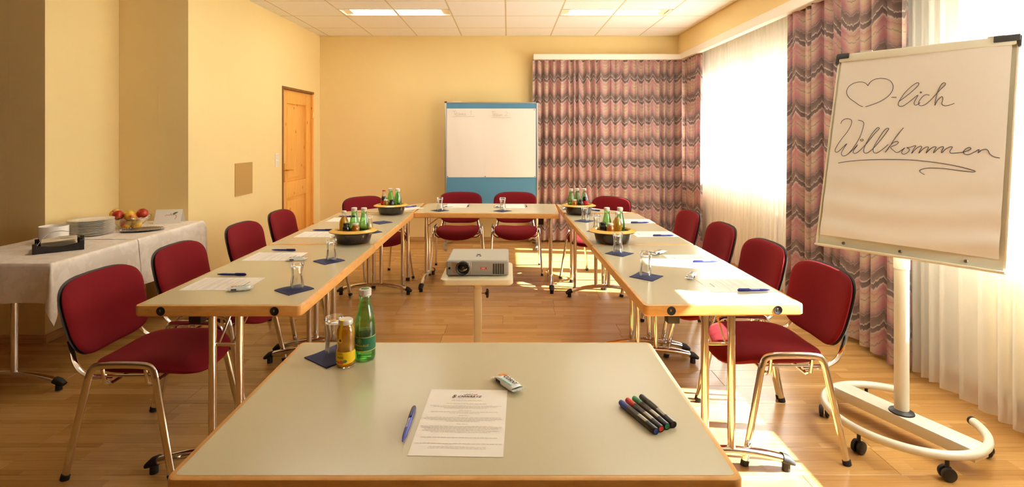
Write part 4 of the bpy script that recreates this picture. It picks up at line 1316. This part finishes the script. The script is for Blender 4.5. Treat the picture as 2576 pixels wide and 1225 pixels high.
# ------------------------------------------------------------------ projector on its stand
pj = thing('projector', 'silver grey data projector with a round lens on the cream stand', 'projector', (-0.164, 2.925, 0.676), R(0))
w, d, h = 0.335, 0.30, 0.078
MB().box((0, 0, 0.006 + h / 2), (w, d, h), 0.008, 3).build('housing', M['projector'], pj)
MB().box((0, 0.0, 0.006 + h), (w - 0.016, d - 0.02, 0.004), 0.0015, 1).build('lid', M['projector_top'], pj)
yf = -d / 2
fr = MB().box((-0.084, yf - 0.0005, 0.046), (0.104, 0.004, 0.066), 0.001, 1).build('lens_bay', M['alu'], pj)
MB().box((-0.086, yf - 0.0022, 0.046), (0.088, 0.003, 0.060), 0.001, 1).build('bay_back', M['steel'], fr)
fx = Matrix.Translation((-0.078, yf, 0.047)) @ Matrix.Rotation(R(90), 4, 'X')
ln = MB().lathe([(0.037, -0.01), (0.037, 0.012), (0.034, 0.014), (0.030, 0.012), (0.027, 0.006)], 32, fx, cap1=False).build('lens_ring', M['black'], pj)
MB().lathe([(0.027, 0.005), (0.020, 0.009), (0.010, 0.011), (0.001, 0.0115)], 28, fx).build('lens_glass', M['lens'], ln)
MB().lathe([(0.004, 0.0112), (0.003, 0.0122), (0.001, 0.0124)], 14, fx @ Matrix.Translation((0.002, 0.006, 0))).build('painted_lens_glint', M['painted_lens_glint'], ln)
MB().lathe([(0.0065, -0.002), (0.0065, 0.001), (0.005, 0.0015)], 18, Matrix.Translation((-0.150, yf, 0.045)) @ Matrix.Rotation(R(90), 4, 'X')).build('sensor', M['lens'], pj)
vm = MB().box((0, 0, 0), (0.009, 0.004, 0.056), 0.001, 1).mesh('vent_slot'); vm.materials.append(M['vent_dark'])
for k in range(5):
    link('vent_slot', vm, None, pj, (0.088 + k * 0.0125, yf - 0.0003, 0.042))
lg = MB()
lg.box((0.033, yf - 0.0006, 0.045), (0.032, 0.0022, 0.011))
lo = lg.build('logo_plate', M['red_label'], pj, 0)
me = text_mesh('NEC', 0.0115, spacing=1.0, bold=0.0002)
for v in me.vertices: v.co = (v.co.x + 0.033, yf - 0.0022, v.co.y + 0.045)
link('logo_letters', me, M['white_paint'], lo)
for k, (x, y_) in enumerate([(0.0, -0.012), (-0.008, -0.045), (0.010, -0.045)]):
    MB().lathe([(0.012 if k == 0 else 0.0055, 0), (0.011 if k == 0 else 0.005, 0.003)], 18, Matrix.Translation((x, y_, 0.0855)), sy=0.7).build('button', M['vent_dark'], pj)
for (x, y_) in ((-0.14, -0.11), (0.14, -0.11), (0, 0.12)):
    MB().lathe([(0.012, 0.0), (0.012, 0.008)], 14, Matrix.Translation((x, y_, 0))).build('foot', M['rubber'], pj)
st = thing('projector_stand', 'cream projector stand with a rounded tray and single post', 'stand', (-0.166, 2.905, 0))
MB().prism(rrect(0.385, 0.385, 0.035, 6), 0.645, 0.676, 0.006).build('tray', M['trolley'], st)
MB().box((-0.003, 0.0, 0.50), (0.034, 0.034, 0.29), 0.004, 2).build('inner_post', M['trolley'], st)
MB().box((-0.003, 0.0, 0.31), (0.042, 0.042, 0.54), 0.004, 2).build('post', M['trolley'], st)
kn = MB().tube([(0.018, 0, 0.548), (0.046, 0, 0.548)], 0.004, n=8).build('clamp_screw', M['steel'], st)
m = MB().lathe([(0.008, -0.008), (0.009, 0.0)], 12, Matrix.Translation((0.046, 0, 0.548)) @ Matrix.Rotation(R(90), 4, 'Y'))
m.lathe([(0.024, 0.0), (0.026, 0.004), (0.026, 0.010), (0.018, 0.014)], 8, Matrix.Translation((0.044, 0, 0.548)) @ Matrix.Rotation(R(90), 4, 'Y'))
m.build('clamp_knob', M['black'], kn)
for s in (-1, 1):
    MB().box((s * 0.17, 0, 0.065), (0.03, 0.42, 0.03), 0.004, 2).build('base_rail', M['trolley'], st)
    for e in (-1, 1):
        MB().lathe([(0.022, -0.011), (0.025, -0.006), (0.025, 0.006), (0.022, 0.011)], 16, Matrix.Translation((s * 0.17, e * 0.18, 0.025)) @ Matrix.Rotation(R(90), 4, 'Y')).build('caster', M['black'], st)
MB().box((0, 0, 0.065), (0.36, 0.05, 0.032), 0.004, 2).build('base_beam', M['trolley'], st)

# ------------------------------------------------------------------ flip chart
FC = Vector((1.8563, 2.3922, 1.3725)); yaw, tilt = -0.9226, 0.2858
FWd, FH = 0.692, 1.011
u = Vector((math.cos(yaw), math.sin(yaw), 0)); n = Vector((math.sin(yaw), -math.cos(yaw), 0))
v_ = Vector((0, 0, 1)) * math.cos(tilt) - n * math.sin(tilt)
nb = u.cross(v_)                                   # towards the viewer
base_c = Vector((1.868, 2.452, 0))
fl = thing('flip_chart', 'cream mobile flip chart with a handwritten welcome on its sheet', 'flip chart', base_c)
BM = Matrix.Translation(-base_c) @ Matrix.Translation(FC) @ Matrix(((u.x, v_.x, nb.x, 0), (u.y, v_.y, nb.y, 0), (u.z, v_.z, nb.z, 0), (0, 0, 0, 1)))
# board coordinates: x right, y up, z towards the viewer
bd = MB().box((0, 0, -0.012), (FWd, FH, 0.022), 0.004, 2, BM).build('board', M['cream'], fl)
for s in (-1, 1):
    MB().box((s * (FWd / 2 - 0.004), 0, -0.010), (0.010, FH, 0.032), 0.003, 2, BM).build('side_profile', M['cream'], bd)
MB().box((0, -FH / 2 + 0.004, 0.004), (FWd, 0.010, 0.036), 0.004, 2, BM).build('bottom_lip', M['cream'], bd)
MB().box((0.0, FH / 2 - 0.022, 0.006), (FWd - 0.012, 0.042, 0.020), 0.006, 3, BM).build('clamp_bar', M['cream'], fl)
for s, wd in ((-1, 0.058), (1, 0.085)):
    cb = MB().box((s * (FWd / 2 - wd / 2 + 0.004), FH / 2 - 0.014, 0.010), (wd, 0.030, 0.022), 0.004, 2, BM)
    cb.box((s * (FWd / 2 + 0.002), FH / 2 - 0.030, 0.002), (0.012, 0.050, 0.030), 0.003, 2, BM)
    cb.build('corner_cap', M['vent_dark'], fl)
for x in (-0.22, 0.27):
    MB().box((x, FH / 2 + 0.004, 0.004), (0.055, 0.008, 0.010), 0.002, 1, BM).build('hanging_hook', M['steel'], fl)
# paper pad with sagging lower part
PW0, PW1, PV0, PV1 = -0.328, 0.324, -0.452, 0.462
def pad(s, q):
    x = PW0 + (PW1 - PW0) * s; yv = PV0 + (PV1 - PV0) * q
    low = max(0.0, 1 - q / 0.45)
    z = 0.006 + 0.010 * low ** 0.7 * (0.5 + 0.5 * math.sin(q * 42 + 1.2 * math.sin(s * 4))) * (1 if low > 0 else 0) + 0.003 * math.sin(s * 5 + q * 4) + 0.003
    if q < 0.06: z -= 0.005 * (1 - q / 0.06)
    return BM @ Vector((x, yv, z))
MB().grid(pad, 24, 60).build('paper_pad', M['flip_paper'], fl, 180)
FLIP = [
[(0.218,0.817),(0.199,0.833),(0.168,0.840),(0.133,0.837),(0.100,0.822),(0.086,0.801),(0.089,0.779),(0.110,0.756),(0.148,0.734),(0.181,0.715),(0.201,0.708)],
[(0.218,0.817),(0.228,0.834),(0.252,0.847),(0.284,0.852),(0.322,0.847),(0.352,0.834),(0.371,0.810),(0.370,0.783),(0.349,0.756),(0.308,0.733),(0.261,0.717),(0.218,0.707)],
[(0.368,0.750),(0.398,0.749)],
[(0.414,0.727),(0.441,0.743),(0.477,0.768),(0.508,0.794),(0.519,0.808),(0.513,0.815),(0.498,0.811),(0.474,0.795),(0.442,0.766),(0.419,0.733),(0.412,0.713),(0.423,0.703),(0.442,0.704),(0.467,0.718),(0.495,0.738),(0.520,0.754),(0.505,0.727),(0.502,0.712),(0.514,0.705),(0.536,0.717)],
[(0.581,0.749),(0.577,0.752),(0.562,0.754),(0.543,0.743),(0.528,0.723),(0.528,0.708),(0.544,0.701),(0.569,0.709),(0.599,0.735),(0.638,0.775),(0.659,0.793),(0.660,0.803),(0.649,0.805),(0.636,0.791),(0.622,0.757),(0.614,0.700),(0.625,0.721),(0.645,0.740),(0.653,0.735),(0.653,0.720),(0.650,0.707),(0.663,0.697),(0.687,0.698),(0.715,0.706)],
[(0.531,0.769),(0.537,0.768),(0.536,0.763),(0.530,0.764),(0.531,0.769)],
[(0.074,0.621),(0.079,0.635),(0.100,0.646),(0.126,0.645),(0.142,0.635),(0.140,0.610),(0.123,0.578),(0.097,0.547),(0.071,0.511),(0.059,0.486),(0.061,0.474),(0.073,0.471),(0.093,0.485),(0.129,0.517),(0.110,0.487),(0.101,0.466),(0.113,0.453),(0.140,0.460),(0.173,0.496),(0.204,0.548),(0.218,0.596),(0.220,0.620),(0.209,0.633),(0.183,0.638)],
[(0.144,0.463),(0.178,0.491),(0.198,0.512),(0.179,0.485),(0.175,0.472),(0.188,0.467),(0.211,0.479),(0.248,0.515),(0.289,0.565),(0.314,0.589),(0.317,0.597),(0.305,0.598),(0.280,0.572),(0.253,0.528),(0.238,0.490),(0.243,0.473),(0.260,0.471),(0.292,0.492),(0.336,0.542),(0.367,0.583),(0.373,0.593),(0.361,0.595),(0.343,0.579),(0.313,0.532),(0.295,0.495),(0.300,0.476),(0.317,0.472),(0.347,0.489),(0.379,0.515)],
[(0.456,0.597),(0.417,0.550),(0.385,0.500),(0.366,0.476)],
[(0.366,0.476),(0.398,0.518),(0.423,0.531),(0.436,0.526),(0.422,0.513),(0.394,0.503),(0.418,0.484),(0.434,0.477),(0.455,0.487),(0.475,0.501),(0.463,0.488),(0.461,0.475),(0.476,0.470),(0.497,0.483),(0.500,0.495),(0.485,0.502),(0.502,0.503),(0.532,0.512),(0.522,0.493),(0.514,0.474),(0.531,0.493),(0.553,0.508),(0.565,0.506),(0.556,0.487),(0.553,0.476),(0.570,0.494),(0.589,0.506),(0.601,0.504),(0.594,0.488),(0.592,0.478),(0.609,0.495),(0.628,0.507),(0.640,0.505),(0.631,0.488),(0.630,0.479),(0.648,0.496),(0.667,0.508),(0.678,0.506),(0.671,0.490),(0.671,0.480),(0.689,0.497),(0.711,0.508),(0.722,0.506),(0.711,0.488),(0.718,0.479),(0.741,0.481),(0.770,0.484),(0.794,0.490),(0.812,0.500),(0.804,0.506),(0.789,0.500),(0.777,0.486),(0.785,0.476),(0.807,0.476),(0.832,0.488),(0.850,0.498),(0.846,0.482),(0.861,0.494),(0.879,0.499),(0.891,0.494),(0.900,0.479),(0.921,0.467),(0.946,0.463)],
[(0.210,0.538),(0.225,0.540),(0.229,0.534),(0.215,0.531),(0.210,0.538)],
[(0.090,0.416),(0.158,0.427),(0.281,0.438),(0.399,0.443),(0.513,0.444),(0.621,0.438),(0.725,0.427),(0.799,0.414),(0.839,0.404),(0.826,0.400),(0.761,0.404),(0.693,0.410),(0.624,0.411),(0.582,0.405),(0.565,0.396),(0.573,0.388),(0.593,0.379)],
]
def on_pad(a, b):
    x = (a - 0.5) * FWd; yv = (b - 0.5) * FH
    s = (x - PW0) / (PW1 - PW0); q = (yv - PV0) / (PV1 - PV0)
    return Vector(pad(min(max(s, 0), 1), min(max(q, 0), 1))) + nb * 0.0010
wm = MB()
for stroke in FLIP:
    flat = smooth_path([(a, b, 0) for a, b in stroke], 3)
    wm.tube([on_pad(p.x, p.y) for p in flat], 0.0012, n=5)
tag(wm.build('handwriting', M['ink'], fl, 60), 'thin dark blue handwriting reading heart-lich Willkommen', kind=None)
for x in (-0.225, 0.0, 0.225):
    sc = MB().lathe([(0.007, 0.0), (0.007, 0.004), (0.005, 0.006), (0.002, 0.006)], 14, BM @ Matrix.Translation((x, -FH / 2 + 0.028, -0.001))).build('screw', M['screw'], fl)
# post, holder, base beam and C-shaped ring
p0 = Vector((1.873, 2.465, 0)) - base_c
MB().tube([p0 + Vector((0, 0, 0.115)), p0 + Vector((0, 0, 0.845))], 0.030, n=24).build('post', M['cream'], fl)
sl = MB().tube([p0 + Vector((0, 0, 0.80)), p0 + Vector((0, 0, 0.875))], 0.0325, n=24)
sl.build('post_sleeve', M['white_paint'], fl)
MB().tube([p0 + Vector((0, 0, 0.87)), p0 + Vector((0.0, 0.0, 0.92)), BM @ Vector((0, -0.36, -0.04)), BM @ Vector((0, -0.25, -0.026))], 0.02, n=12).build('holder', M['cream'], fl)
MB().lathe([(0.052, 0.116), (0.050, 0.122), (0.034, 0.130), (0.031, 0.132)], 28, Matrix.Translation(p0)).build('collar', M['black'], fl)
bdir = Vector((0.40, -0.917, 0)); bang = math.atan2(bdir.y, bdir.x)
MB().box(p0 + Vector((0, 0, 0.090)), (0.62, 0.105, 0.052), 0.004, 2, rz=bang).build('base_beam', M['cream'], fl)
perp = Vector((0.917, 0.40, 0))
RR = 0.31
ring = []
a0 = R(32)
for i in range(61):
    a = a0 + (2 * PI - 2 * a0) * i / 60
    ring.append(p0 + perp * (RR * math.cos(a) * 0.98 - 0.012) + bdir * (RR * math.sin(a)) + Vector((0, 0, 0.102)))
MB().tube(ring, 0.0185, n=14).build('base_ring', M['cream'], fl)
for i in (0, 60):
    p = ring[i]; q = ring[1 if i == 0 else 59]
    dd = (p - q).normalized()
    MB().tube([p - dd * 0.004, p + dd * 0.008], 0.0195, n=14).build('ring_end_cap', M['black'], fl)
for i in (4, 18, 30, 42, 55):
    p = ring[i]
    cr = MB().tube([p - Vector((0, 0, 0.016)), p - Vector((0, 0, 0.05))], 0.008, n=8).build('caster_stem', M['black'], fl)
    for s in (-1, 1):
        ax = Matrix.Translation((p.x, p.y, 0.029)) @ Matrix.Rotation(R(25 + i * 3), 4, 'Z') @ Matrix.Rotation(R(90), 4, 'Y') @ Matrix.Translation((0, 0, s * 0.013))
        MB().lathe([(0.020, -0.010), (0.027, -0.007), (0.029, 0.0), (0.027, 0.007), (0.020, 0.010), (0.010, 0.011)], 20, ax).build('wheel', M['black'], cr)

# ------------------------------------------------------------------ pinboard
pb = thing('pinboard', 'blue felt pinboard on aluminium legs with two blank flip sheets', 'pinboard', (-0.215, 6.72, 0))
MB().box((0, 0, 1.125), (1.17, 0.022, 1.47), 0.002, 1).build('felt_panel', M['blue_felt'], pb)
for s in (-1, 1):
    p_ = MB().box((s * 0.593, 0, 0.955), (0.024, 0.034, 1.83), 0.004, 2).build('upright', M['alu'], pb)
    MB().box((s * 0.593, 0, 1.868), (0.030, 0.04, 0.02), 0.004, 2).build('corner_cap', M['vent_dark'], p_)
    f = MB().tube([(s * 0.593, 0.0, 0.05), (s * 0.60, -0.10, 0.034), (s * 0.56, -0.27, 0.012)], 0.011, 0.020, n=8, side=(1, 0, 0)).build('foot', M['alu'], p_)
    MB().tube([(s * 0.593, 0.0, 0.05), (s * 0.585, 0.1, 0.034), (s * 0.55, 0.22, 0.012)], 0.011, 0.020, n=8, side=(1, 0, 0)).build('foot', M['alu'], p_)
MB().box((0, 0, 1.860), (1.17, 0.032, 0.018), 0.003, 1).build('top_profile', M['alu'], pb)
MB().box((0, 0, 0.392), (1.17, 0.032, 0.018), 0.003, 1).build('bottom_profile', M['alu'], pb)
MB().box((-0.45, -0.004, 1.873), (0.12, 0.012, 0.008), 0.001, 1).build('spare_profile', M['white_paint'], pb)
for k, (x0, x1) in enumerate(((-0.578, -0.075), (-0.085, 0.575))):
    def sh(s_, q, x0=x0, x1=x1, k=k):
        x = x0 + (x1 - x0) * s_
        return (x, -0.0125 - 0.0012 * k - 0.010 * math.sin(s_ * PI) ** 2 * math.sin(q * 2.8 + k) ** 2 - 0.002 * math.sin(s_ * 9 + q * 3) ** 2, 0.895 + (1.785 - 0.895) * q)
    pobj = MB().grid(sh, 16, 16).build('flip_sheet', M['flip_paper'], pb, 180)
strokes = [[(98, 213), (150, 207)], [(124, 212), (128, 240), (121, 265)], [(140, 252), (158, 243), (160, 230), (148, 232), (140, 248), (146, 264), (166, 262)],
           [(198, 238), (182, 238), (172, 252), (178, 264), (192, 256), (198, 242), (200, 264)], [(212, 264), (216, 240), (214, 262), (228, 240), (230, 264)], [(230, 262), (244, 238), (248, 264), (258, 262), (270, 236), (276, 264), (286, 262)],
           [(328, 228), (352, 206), (346, 266)], [(368, 256), (376, 262)], [(98, 288), (240, 282), (392, 283)],
           [(618, 214), (672, 216)], [(638, 216), (640, 250), (632, 275)], [(652, 262), (672, 254), (672, 242), (660, 244), (652, 260), (660, 276), (678, 272)],
           [(712, 250), (696, 250), (686, 264), (692, 276), (706, 268), (712, 252), (714, 275)], [(724, 276), (730, 252), (728, 274), (742, 252), (744, 274), (756, 252), (762, 275)],
           [(806, 228), (818, 216), (830, 226), (824, 250), (804, 274), (838, 272)], [(858, 266), (864, 270)], [(618, 296), (740, 300), (878, 298)]]
heads = [MB(), MB()]
for s_ in strokes:
    P = []; m = heads[0 if s_[0][0] < 500 else 1]
    for (a, b) in s_:
        px, py = 1120 + a / 5.327, 240 + b / 5.327
        P.append(((px - 1278) * 6.70 / 1303 + 0.215, -0.0285, 1.43 + (342 - py) * 6.70 / 1303))
    m.tube(smooth_path(P, 3), 0.003, 0.0012, n=4, side=(0, 1, 0))
for m in heads: tag(m.build('handwriting', M['grey_ink'], pb, 60), kind='stuff')
for (x, z_) in ((-0.565, 0.905), (-0.08, 0.905), (0.56, 0.905), (0.555, 1.77)):
    MB().lathe([(0.006, 0), (0.005, 0.006), (0.003, 0.008)], 10, Matrix.Translation((x, -0.018, z_)) @ Matrix.Rotation(R(90), 4, 'X')).build('pin', M['vent_dark'] if z_ < 1 else M['red_cap'], pb)

# ------------------------------------------------------------------ buffet table with cloths
bx0, bx1, by0, by1, bt = -3.19, -2.49, 2.82, 4.22, 0.733
bf = thing('buffet_table', 'chrome-legged buffet table hidden under white cloths by the alcove', 'table', ((bx0 + bx1) / 2, (by0 + by1) / 2, 0), R(90))
MB().prism(rrect(by1 - by0, bx1 - bx0, 0.02, 4), bt - 0.04, bt).build('table_top', M['beech'], bf)
add_t_legs(bf, by1 - by0, bx1 - bx0, bt + 0.006, 0.10)
def cloth(label, x0, x1, y0, y1, z, drops, seed):
    """drops: left, right, near, far overhang"""
    dl, dr_, dn, df_ = drops
    rnd = random.Random(seed)
    k1, k2 = rnd.random() * 6, rnd.random() * 6
    def pos(s, q):
        X = (x0 - dl) + s * (x1 - x0 + dl + dr_); Y = (y0 - dn) + q * (y1 - y0 + dn + df_)
        ox = max(0, X - x1) - max(0, x0 - X); oy = max(0, Y - y1) - max(0, y0 - Y)
        cx = min(max(X, x0), x1); cy = min(max(Y, y0), y1)
        h = math.hypot(ox, oy)
        if h < 1e-6: return (cx, cy, z)
        dx, dy = ox / h, oy / h
        drop = max(0.0, h - 0.006)
        out = 0.006 * min(1, h / 0.01) + 0.012 * drop / 0.2
        along = cy if abs(dx) > abs(dy) else cx
        out += 0.010 * (drop / 0.25) * (0.6 + math.sin(along * 13 + k1) + 0.5 * math.sin(along * 29 + k2))
        corner = (2 * abs(dx * dy))
        out += 0.30 * drop * corner ** 1.5
        return (cx + dx * out, cy + dy * out, z - drop)
    m = MB().grid(pos, 56, 56)
    return tag(m.build('tablecloth', M['cloth'], smooth=180), label, 'tablecloth', 'white buffet cloths')
cloth('white damask tablecloth over the near half of the buffet, hanging in a point', bx0, bx1 + 0.004, by0 - 0.004, 3.50, bt + 0.003, (0.0, 0.235, 0.215, 0.0), 1)
cloth('white damask tablecloth over the far half of the buffet by the alcove', bx0, bx1 + 0.008, 3.47, by1, bt + 0.0055, (0.0, 0.31, 0.0, 0.03), 2)
CZ = bt + 0.0068
# tray with napkins
CZn = bt + 0.0036
tr_ = thing('serving_tray', 'black wooden tray on the buffet holding cream napkins', 'tray', (-2.745, 3.17, CZn), R(39))
MB().box((0, 0, 0.006), (0.225, 0.20, 0.010), 0.002, 1).build('tray_base', M['tray_black'], tr_)
def wall(x0, x1, y, s):
    def f(a, b):
        x = x0 + (x1 - x0) * a
        top = 0.052 - 0.018 * math.sin(a * PI)
        return (x, y + s * 0.004, 0.004 + (top - 0.004) * b)
    return f
for s in (-1, 1):
    m = MB()
    m.grid(wall(-0.112, 0.112, s * 0.098, -1), 14, 2); m.grid(wall(0.112, -0.112, s * 0.098, 1), 14, 2)
    m.build('tray_side', M['tray_black'], tr_)
    MB().box((s * 0.110, 0, 0.022), (0.006, 0.19, 0.036), 0.002, 1).build('tray_end', M['tray_black'], tr_)
    for e in (-1, 1):
        MB().box((s * 0.107, e * 0.095, 0.030), (0.022, 0.016, 0.060), 0.002, 1).build('corner_post', M['tray_black'], tr_)
np_ = thing('napkin_stack', 'stack of cream paper napkins lying in the black tray', 'napkins', (-2.745, 3.17, CZn + 0.0112), R(39))
for k in range(7):
    def lf(a, b, k=k):
        return ((a - .5) * 0.165, (b - .5) * 0.150, 0.004 + 0.0075 * k + 0.0035 * math.sin(a * 4 + k) * math.sin(b * 3 + k * 2) + 0.006 * (k == 6) * a)
    m = MB().grid(lf, 8, 8)
    m.grid(lambda a, b: ((a - .5) * 0.165, (.5 - b) * 0.150, 0.0007 + 0.0075 * k), 1, 1)
    m.build('folded_napkin', M['cream_napkin'], np_, 60, rz=0.02 * math.sin(k * 2.1))
MB().tube(smooth_path([(-0.098, -0.0865, 0.0122), (-0.098, -0.0865, 0.045), (-0.055, 0, 0.097), (0.0, 0, 0.112), (0.055, 0.0, 0.097), (0.098, 0.0865, 0.045), (0.098, 0.0865, 0.0122)], 6), 0.0014, n=6).build('wire_arch', M['steel'], tr_)
sp_ = thing('cake_server', 'steel cake server lying on the cream napkins', 'cutlery', (-2.70, 3.20, CZn + 0.0745), R(30))
MB().tube([(0.0, 0, 0.003), (0.06, 0, 0.007), (0.12, 0.004, 0.004)], 0.002, 0.006, n=8, side=(0, 1, 0)).build('handle', M['steel'], sp_)
MB().prism([(-0.06, -0.012), (0.004, -0.018), (0.004, 0.018), (-0.06, 0.012)], 0.002, 0.0035).build('blade', M['steel'], sp_)
# white pot
po = thing('white_pot', 'plain white round china pot on the buffet behind the tray', 'pot', (-2.955, 3.37, CZn))
MB().lathe([(0.066, 0.0), (0.074, 0.003), (0.0765, 0.012), (0.078, 0.105), (0.0775, 0.110), (0.075, 0.110)], 40, cap1=False).build('outer_wall', M['porcelain'], po, 60)
MB().lathe([(0.075, 0.110), (0.074, 0.10), (0.073, 0.012), (0.0, 0.008)], 40, cap0=False, cap1=False).build('inner_wall', M['porcelain'], po, 60)
# plates
pm_ = MB().lathe([(0.0, 0.0), (0.075, 0.0), (0.080, 0.002), (0.092, 0.006), (0.132, 0.0125), (0.134, 0.0140), (0.132, 0.0152), (0.094, 0.0095), (0.082, 0.005), (0.0, 0.0042)], 44, cap0=False, cap1=False).mesh('dinner_plate', 40)
pm_.materials.append(M['porcelain'])
ords = ['bottom', 'second', 'third', 'fourth', 'fifth', 'sixth', 'seventh', 'eighth', 'ninth', 'tenth', 'eleventh', 'top']
for k in range(12):
    o = link('dinner_plate', pm_, None, None, (-2.925 + 0.001 * math.sin(k * 2.3), 3.635 + 0.001 * math.cos(k * 1.7), CZ + 0.0002 + k * 0.0086))
    nm = {0: 'bottom white plate of the stack on the buffet', 11: 'top white plate of the stack on the buffet'}.get(k, '%s white plate from the bottom of the buffet stack' % ords[k])
    tag(o, nm, 'plate', 'stacked white plates')
# fruit bowl
fbw = thing('fruit_bowl', 'scalloped cut-glass fruit bowl full of apples on the buffet', 'bowl', (-2.845, 3.90, CZ))
def scal(r0, r1, z0, z1, f):
    def g(a, b):
        th = a * 2 * PI
        rr = r0 + (r1 - r0) * b
        sc_ = 1 + f * b * math.cos(th * 14)
        return (rr * sc_ * math.cos(th), rr * sc_ * math.sin(th), z0 + (z1 - z0) * b ** 1.3 + 0.004 * b ** 4 * math.cos(th * 14))
    return g
m = MB().grid(scal(0.052, 0.133, 0.003, 0.080, 0.02), 84, 8)
m.grid(scal(0.050, 0.128, 0.007, 0.080, 0.02), 84, 8)
m.build('bowl_side', M['bowl_glass'], fbw, 60)
MB().lathe([(0.0, 0.0), (0.05, 0.0), (0.053, 0.003), (0.05, 0.007), (0.0, 0.006)], 40, cap0=False, cap1=False).build('bowl_base', M['bowl_glass'], fbw)
bm_rim = MB().tube([(0.131 * (1 + 0.02 * math.cos(2 * PI * i / 84 * 14)) * math.cos(2 * PI * i / 84), 0.131 * (1 + 0.02 * math.cos(2 * PI * i / 84 * 14)) * math.sin(2 * PI * i / 84), 0.081 + 0.004 * math.cos(2 * PI * i / 84 * 14)) for i in range(84)], 0.003, n=6, closed=True)
bm_rim.build('scalloped_rim', M['bowl_glass'], fbw)
ap = MB().lathe([(0.0, 0.012), (0.006, 0.006), (0.016, 0.0015), (0.026, 0.005), (0.034, 0.016), (0.0375, 0.032), (0.036, 0.046), (0.029, 0.058), (0.018, 0.0635), (0.009, 0.061), (0.003, 0.055), (0.0, 0.053)], 24, cap0=False, cap1=False).mesh('apple_body', 60)
ap.materials.append(M['apple'])
stm = MB().tube([(0, 0, 0.053), (0.001, 0, 0.062), (0.004, 0, 0.070)], 0.0014, n=6).mesh('stalk'); stm.materials.append(M['stalk'])
apples = [(-0.053, 0.0, 0.010, 'low in the glass bowl, nearest the plates'), (0.0, -0.053, 0.010, 'low in the glass bowl, at its front'), (0.053, 0.0, 0.010, 'low in the glass bowl, toward the tent card'), (0.0, 0.053, 0.010, 'low in the glass bowl, against the wall side'),
          (-0.082, -0.012, 0.079, 'on top of the bowl, nearest the plates'), (-0.030, -0.076, 0.075, 'on top of the bowl, front and centre'), (0.0, 0.002, 0.066, 'on top of the bowl, in the middle of the heap'), (0.046, -0.066, 0.070, 'on top of the bowl, at the front beside the platter'), (0.082, 0.020, 0.077, 'on top of the bowl, nearest the tent card')]
for k, (x, y_, z_, lab_) in enumerate(apples):
    a = thing('apple', 'ripe apple ' + lab_, 'apple', (fbw.location.x + x, fbw.location.y + y_, CZ + z_), k * 1.3, 'apples in the glass bowl')
    a.rotation_euler = (0.5 * math.sin(k * 2.1), 0.6 * math.cos(k * 1.7), k * 1.3)
    link('skin', ap, None, a); link('stalk', stm, None, a)
# platter
pl = thing('silver_platter', 'oval silver platter with a pale rim in front of the fruit bowl', 'platter', (-2.665, 3.775, CZ), R(28))
MB().lathe([(0.0, 0.0015), (0.085, 0.0), (0.10, 0.003), (0.135, 0.012), (0.137, 0.014), (0.134, 0.0145), (0.10, 0.007), (0.0, 0.005)], 44, sy=0.62, cap0=False, cap1=False).build('dish', M['steel'], pl)
bead = MB().lathe([(0.001, -0.003), (0.0035, 0.0), (0.001, 0.003)], 8).mesh('bead'); bead.materials.append(M['porcelain'])
for k in range(40):
    a = 2 * PI * k / 40
    link('bead', bead, None, pl, (0.134 * math.cos(a), 0.134 * 0.62 * math.sin(a), 0.0155))
# tent card
tc = thing('tent_card', 'white folded tent card with a drawn apple at the end of the buffet', 'card', (-2.695, 4.125, CZ), R(9))
TH, TW, TD = 0.105, 0.195, 0.045
def tent(a, b):
    q = (b - .5) * 2
    return ((a - .5) * TW, q * TD, TH * (1 - abs(q)) + 0.0004)
MB().grid(tent, 2, 2).build('card', M['paper'], tc, 0)
def card_pt(x, z_, o=0.0012): return (x, -TD * (1 - z_ / TH) - o, z_)
MB().tube(smooth_path([card_pt(0.018, 0.066), card_pt(0.005, 0.062), card_pt(-0.012, 0.064), card_pt(-0.025, 0.058)], 4), 0.0012, n=5).build('apple_outline', M['red_label'], tc)
MB().tube(smooth_path([card_pt(0.03, 0.062), card_pt(0.048, 0.066), card_pt(0.060, 0.052), card_pt(0.052, 0.032)], 4), 0.0016, n=5).build('apple_outline', M['red_label'], tc)
MB().tube(smooth_path([card_pt(0.022, 0.06), card_pt(0.020, 0.068), card_pt(0.012, 0.078)], 4), 0.0012, n=5).build('drawn_stalk', M['stalk'], tc)
lf = MB().grid(lambda a, b: card_pt(0.026 + 0.042 * a, 0.070 + 0.014 * a + (b - .5) * 0.014 * math.sin(a * PI), 0.0016), 10, 2)
lf.build('drawn_leaf', M['leaf'], tc, 0)
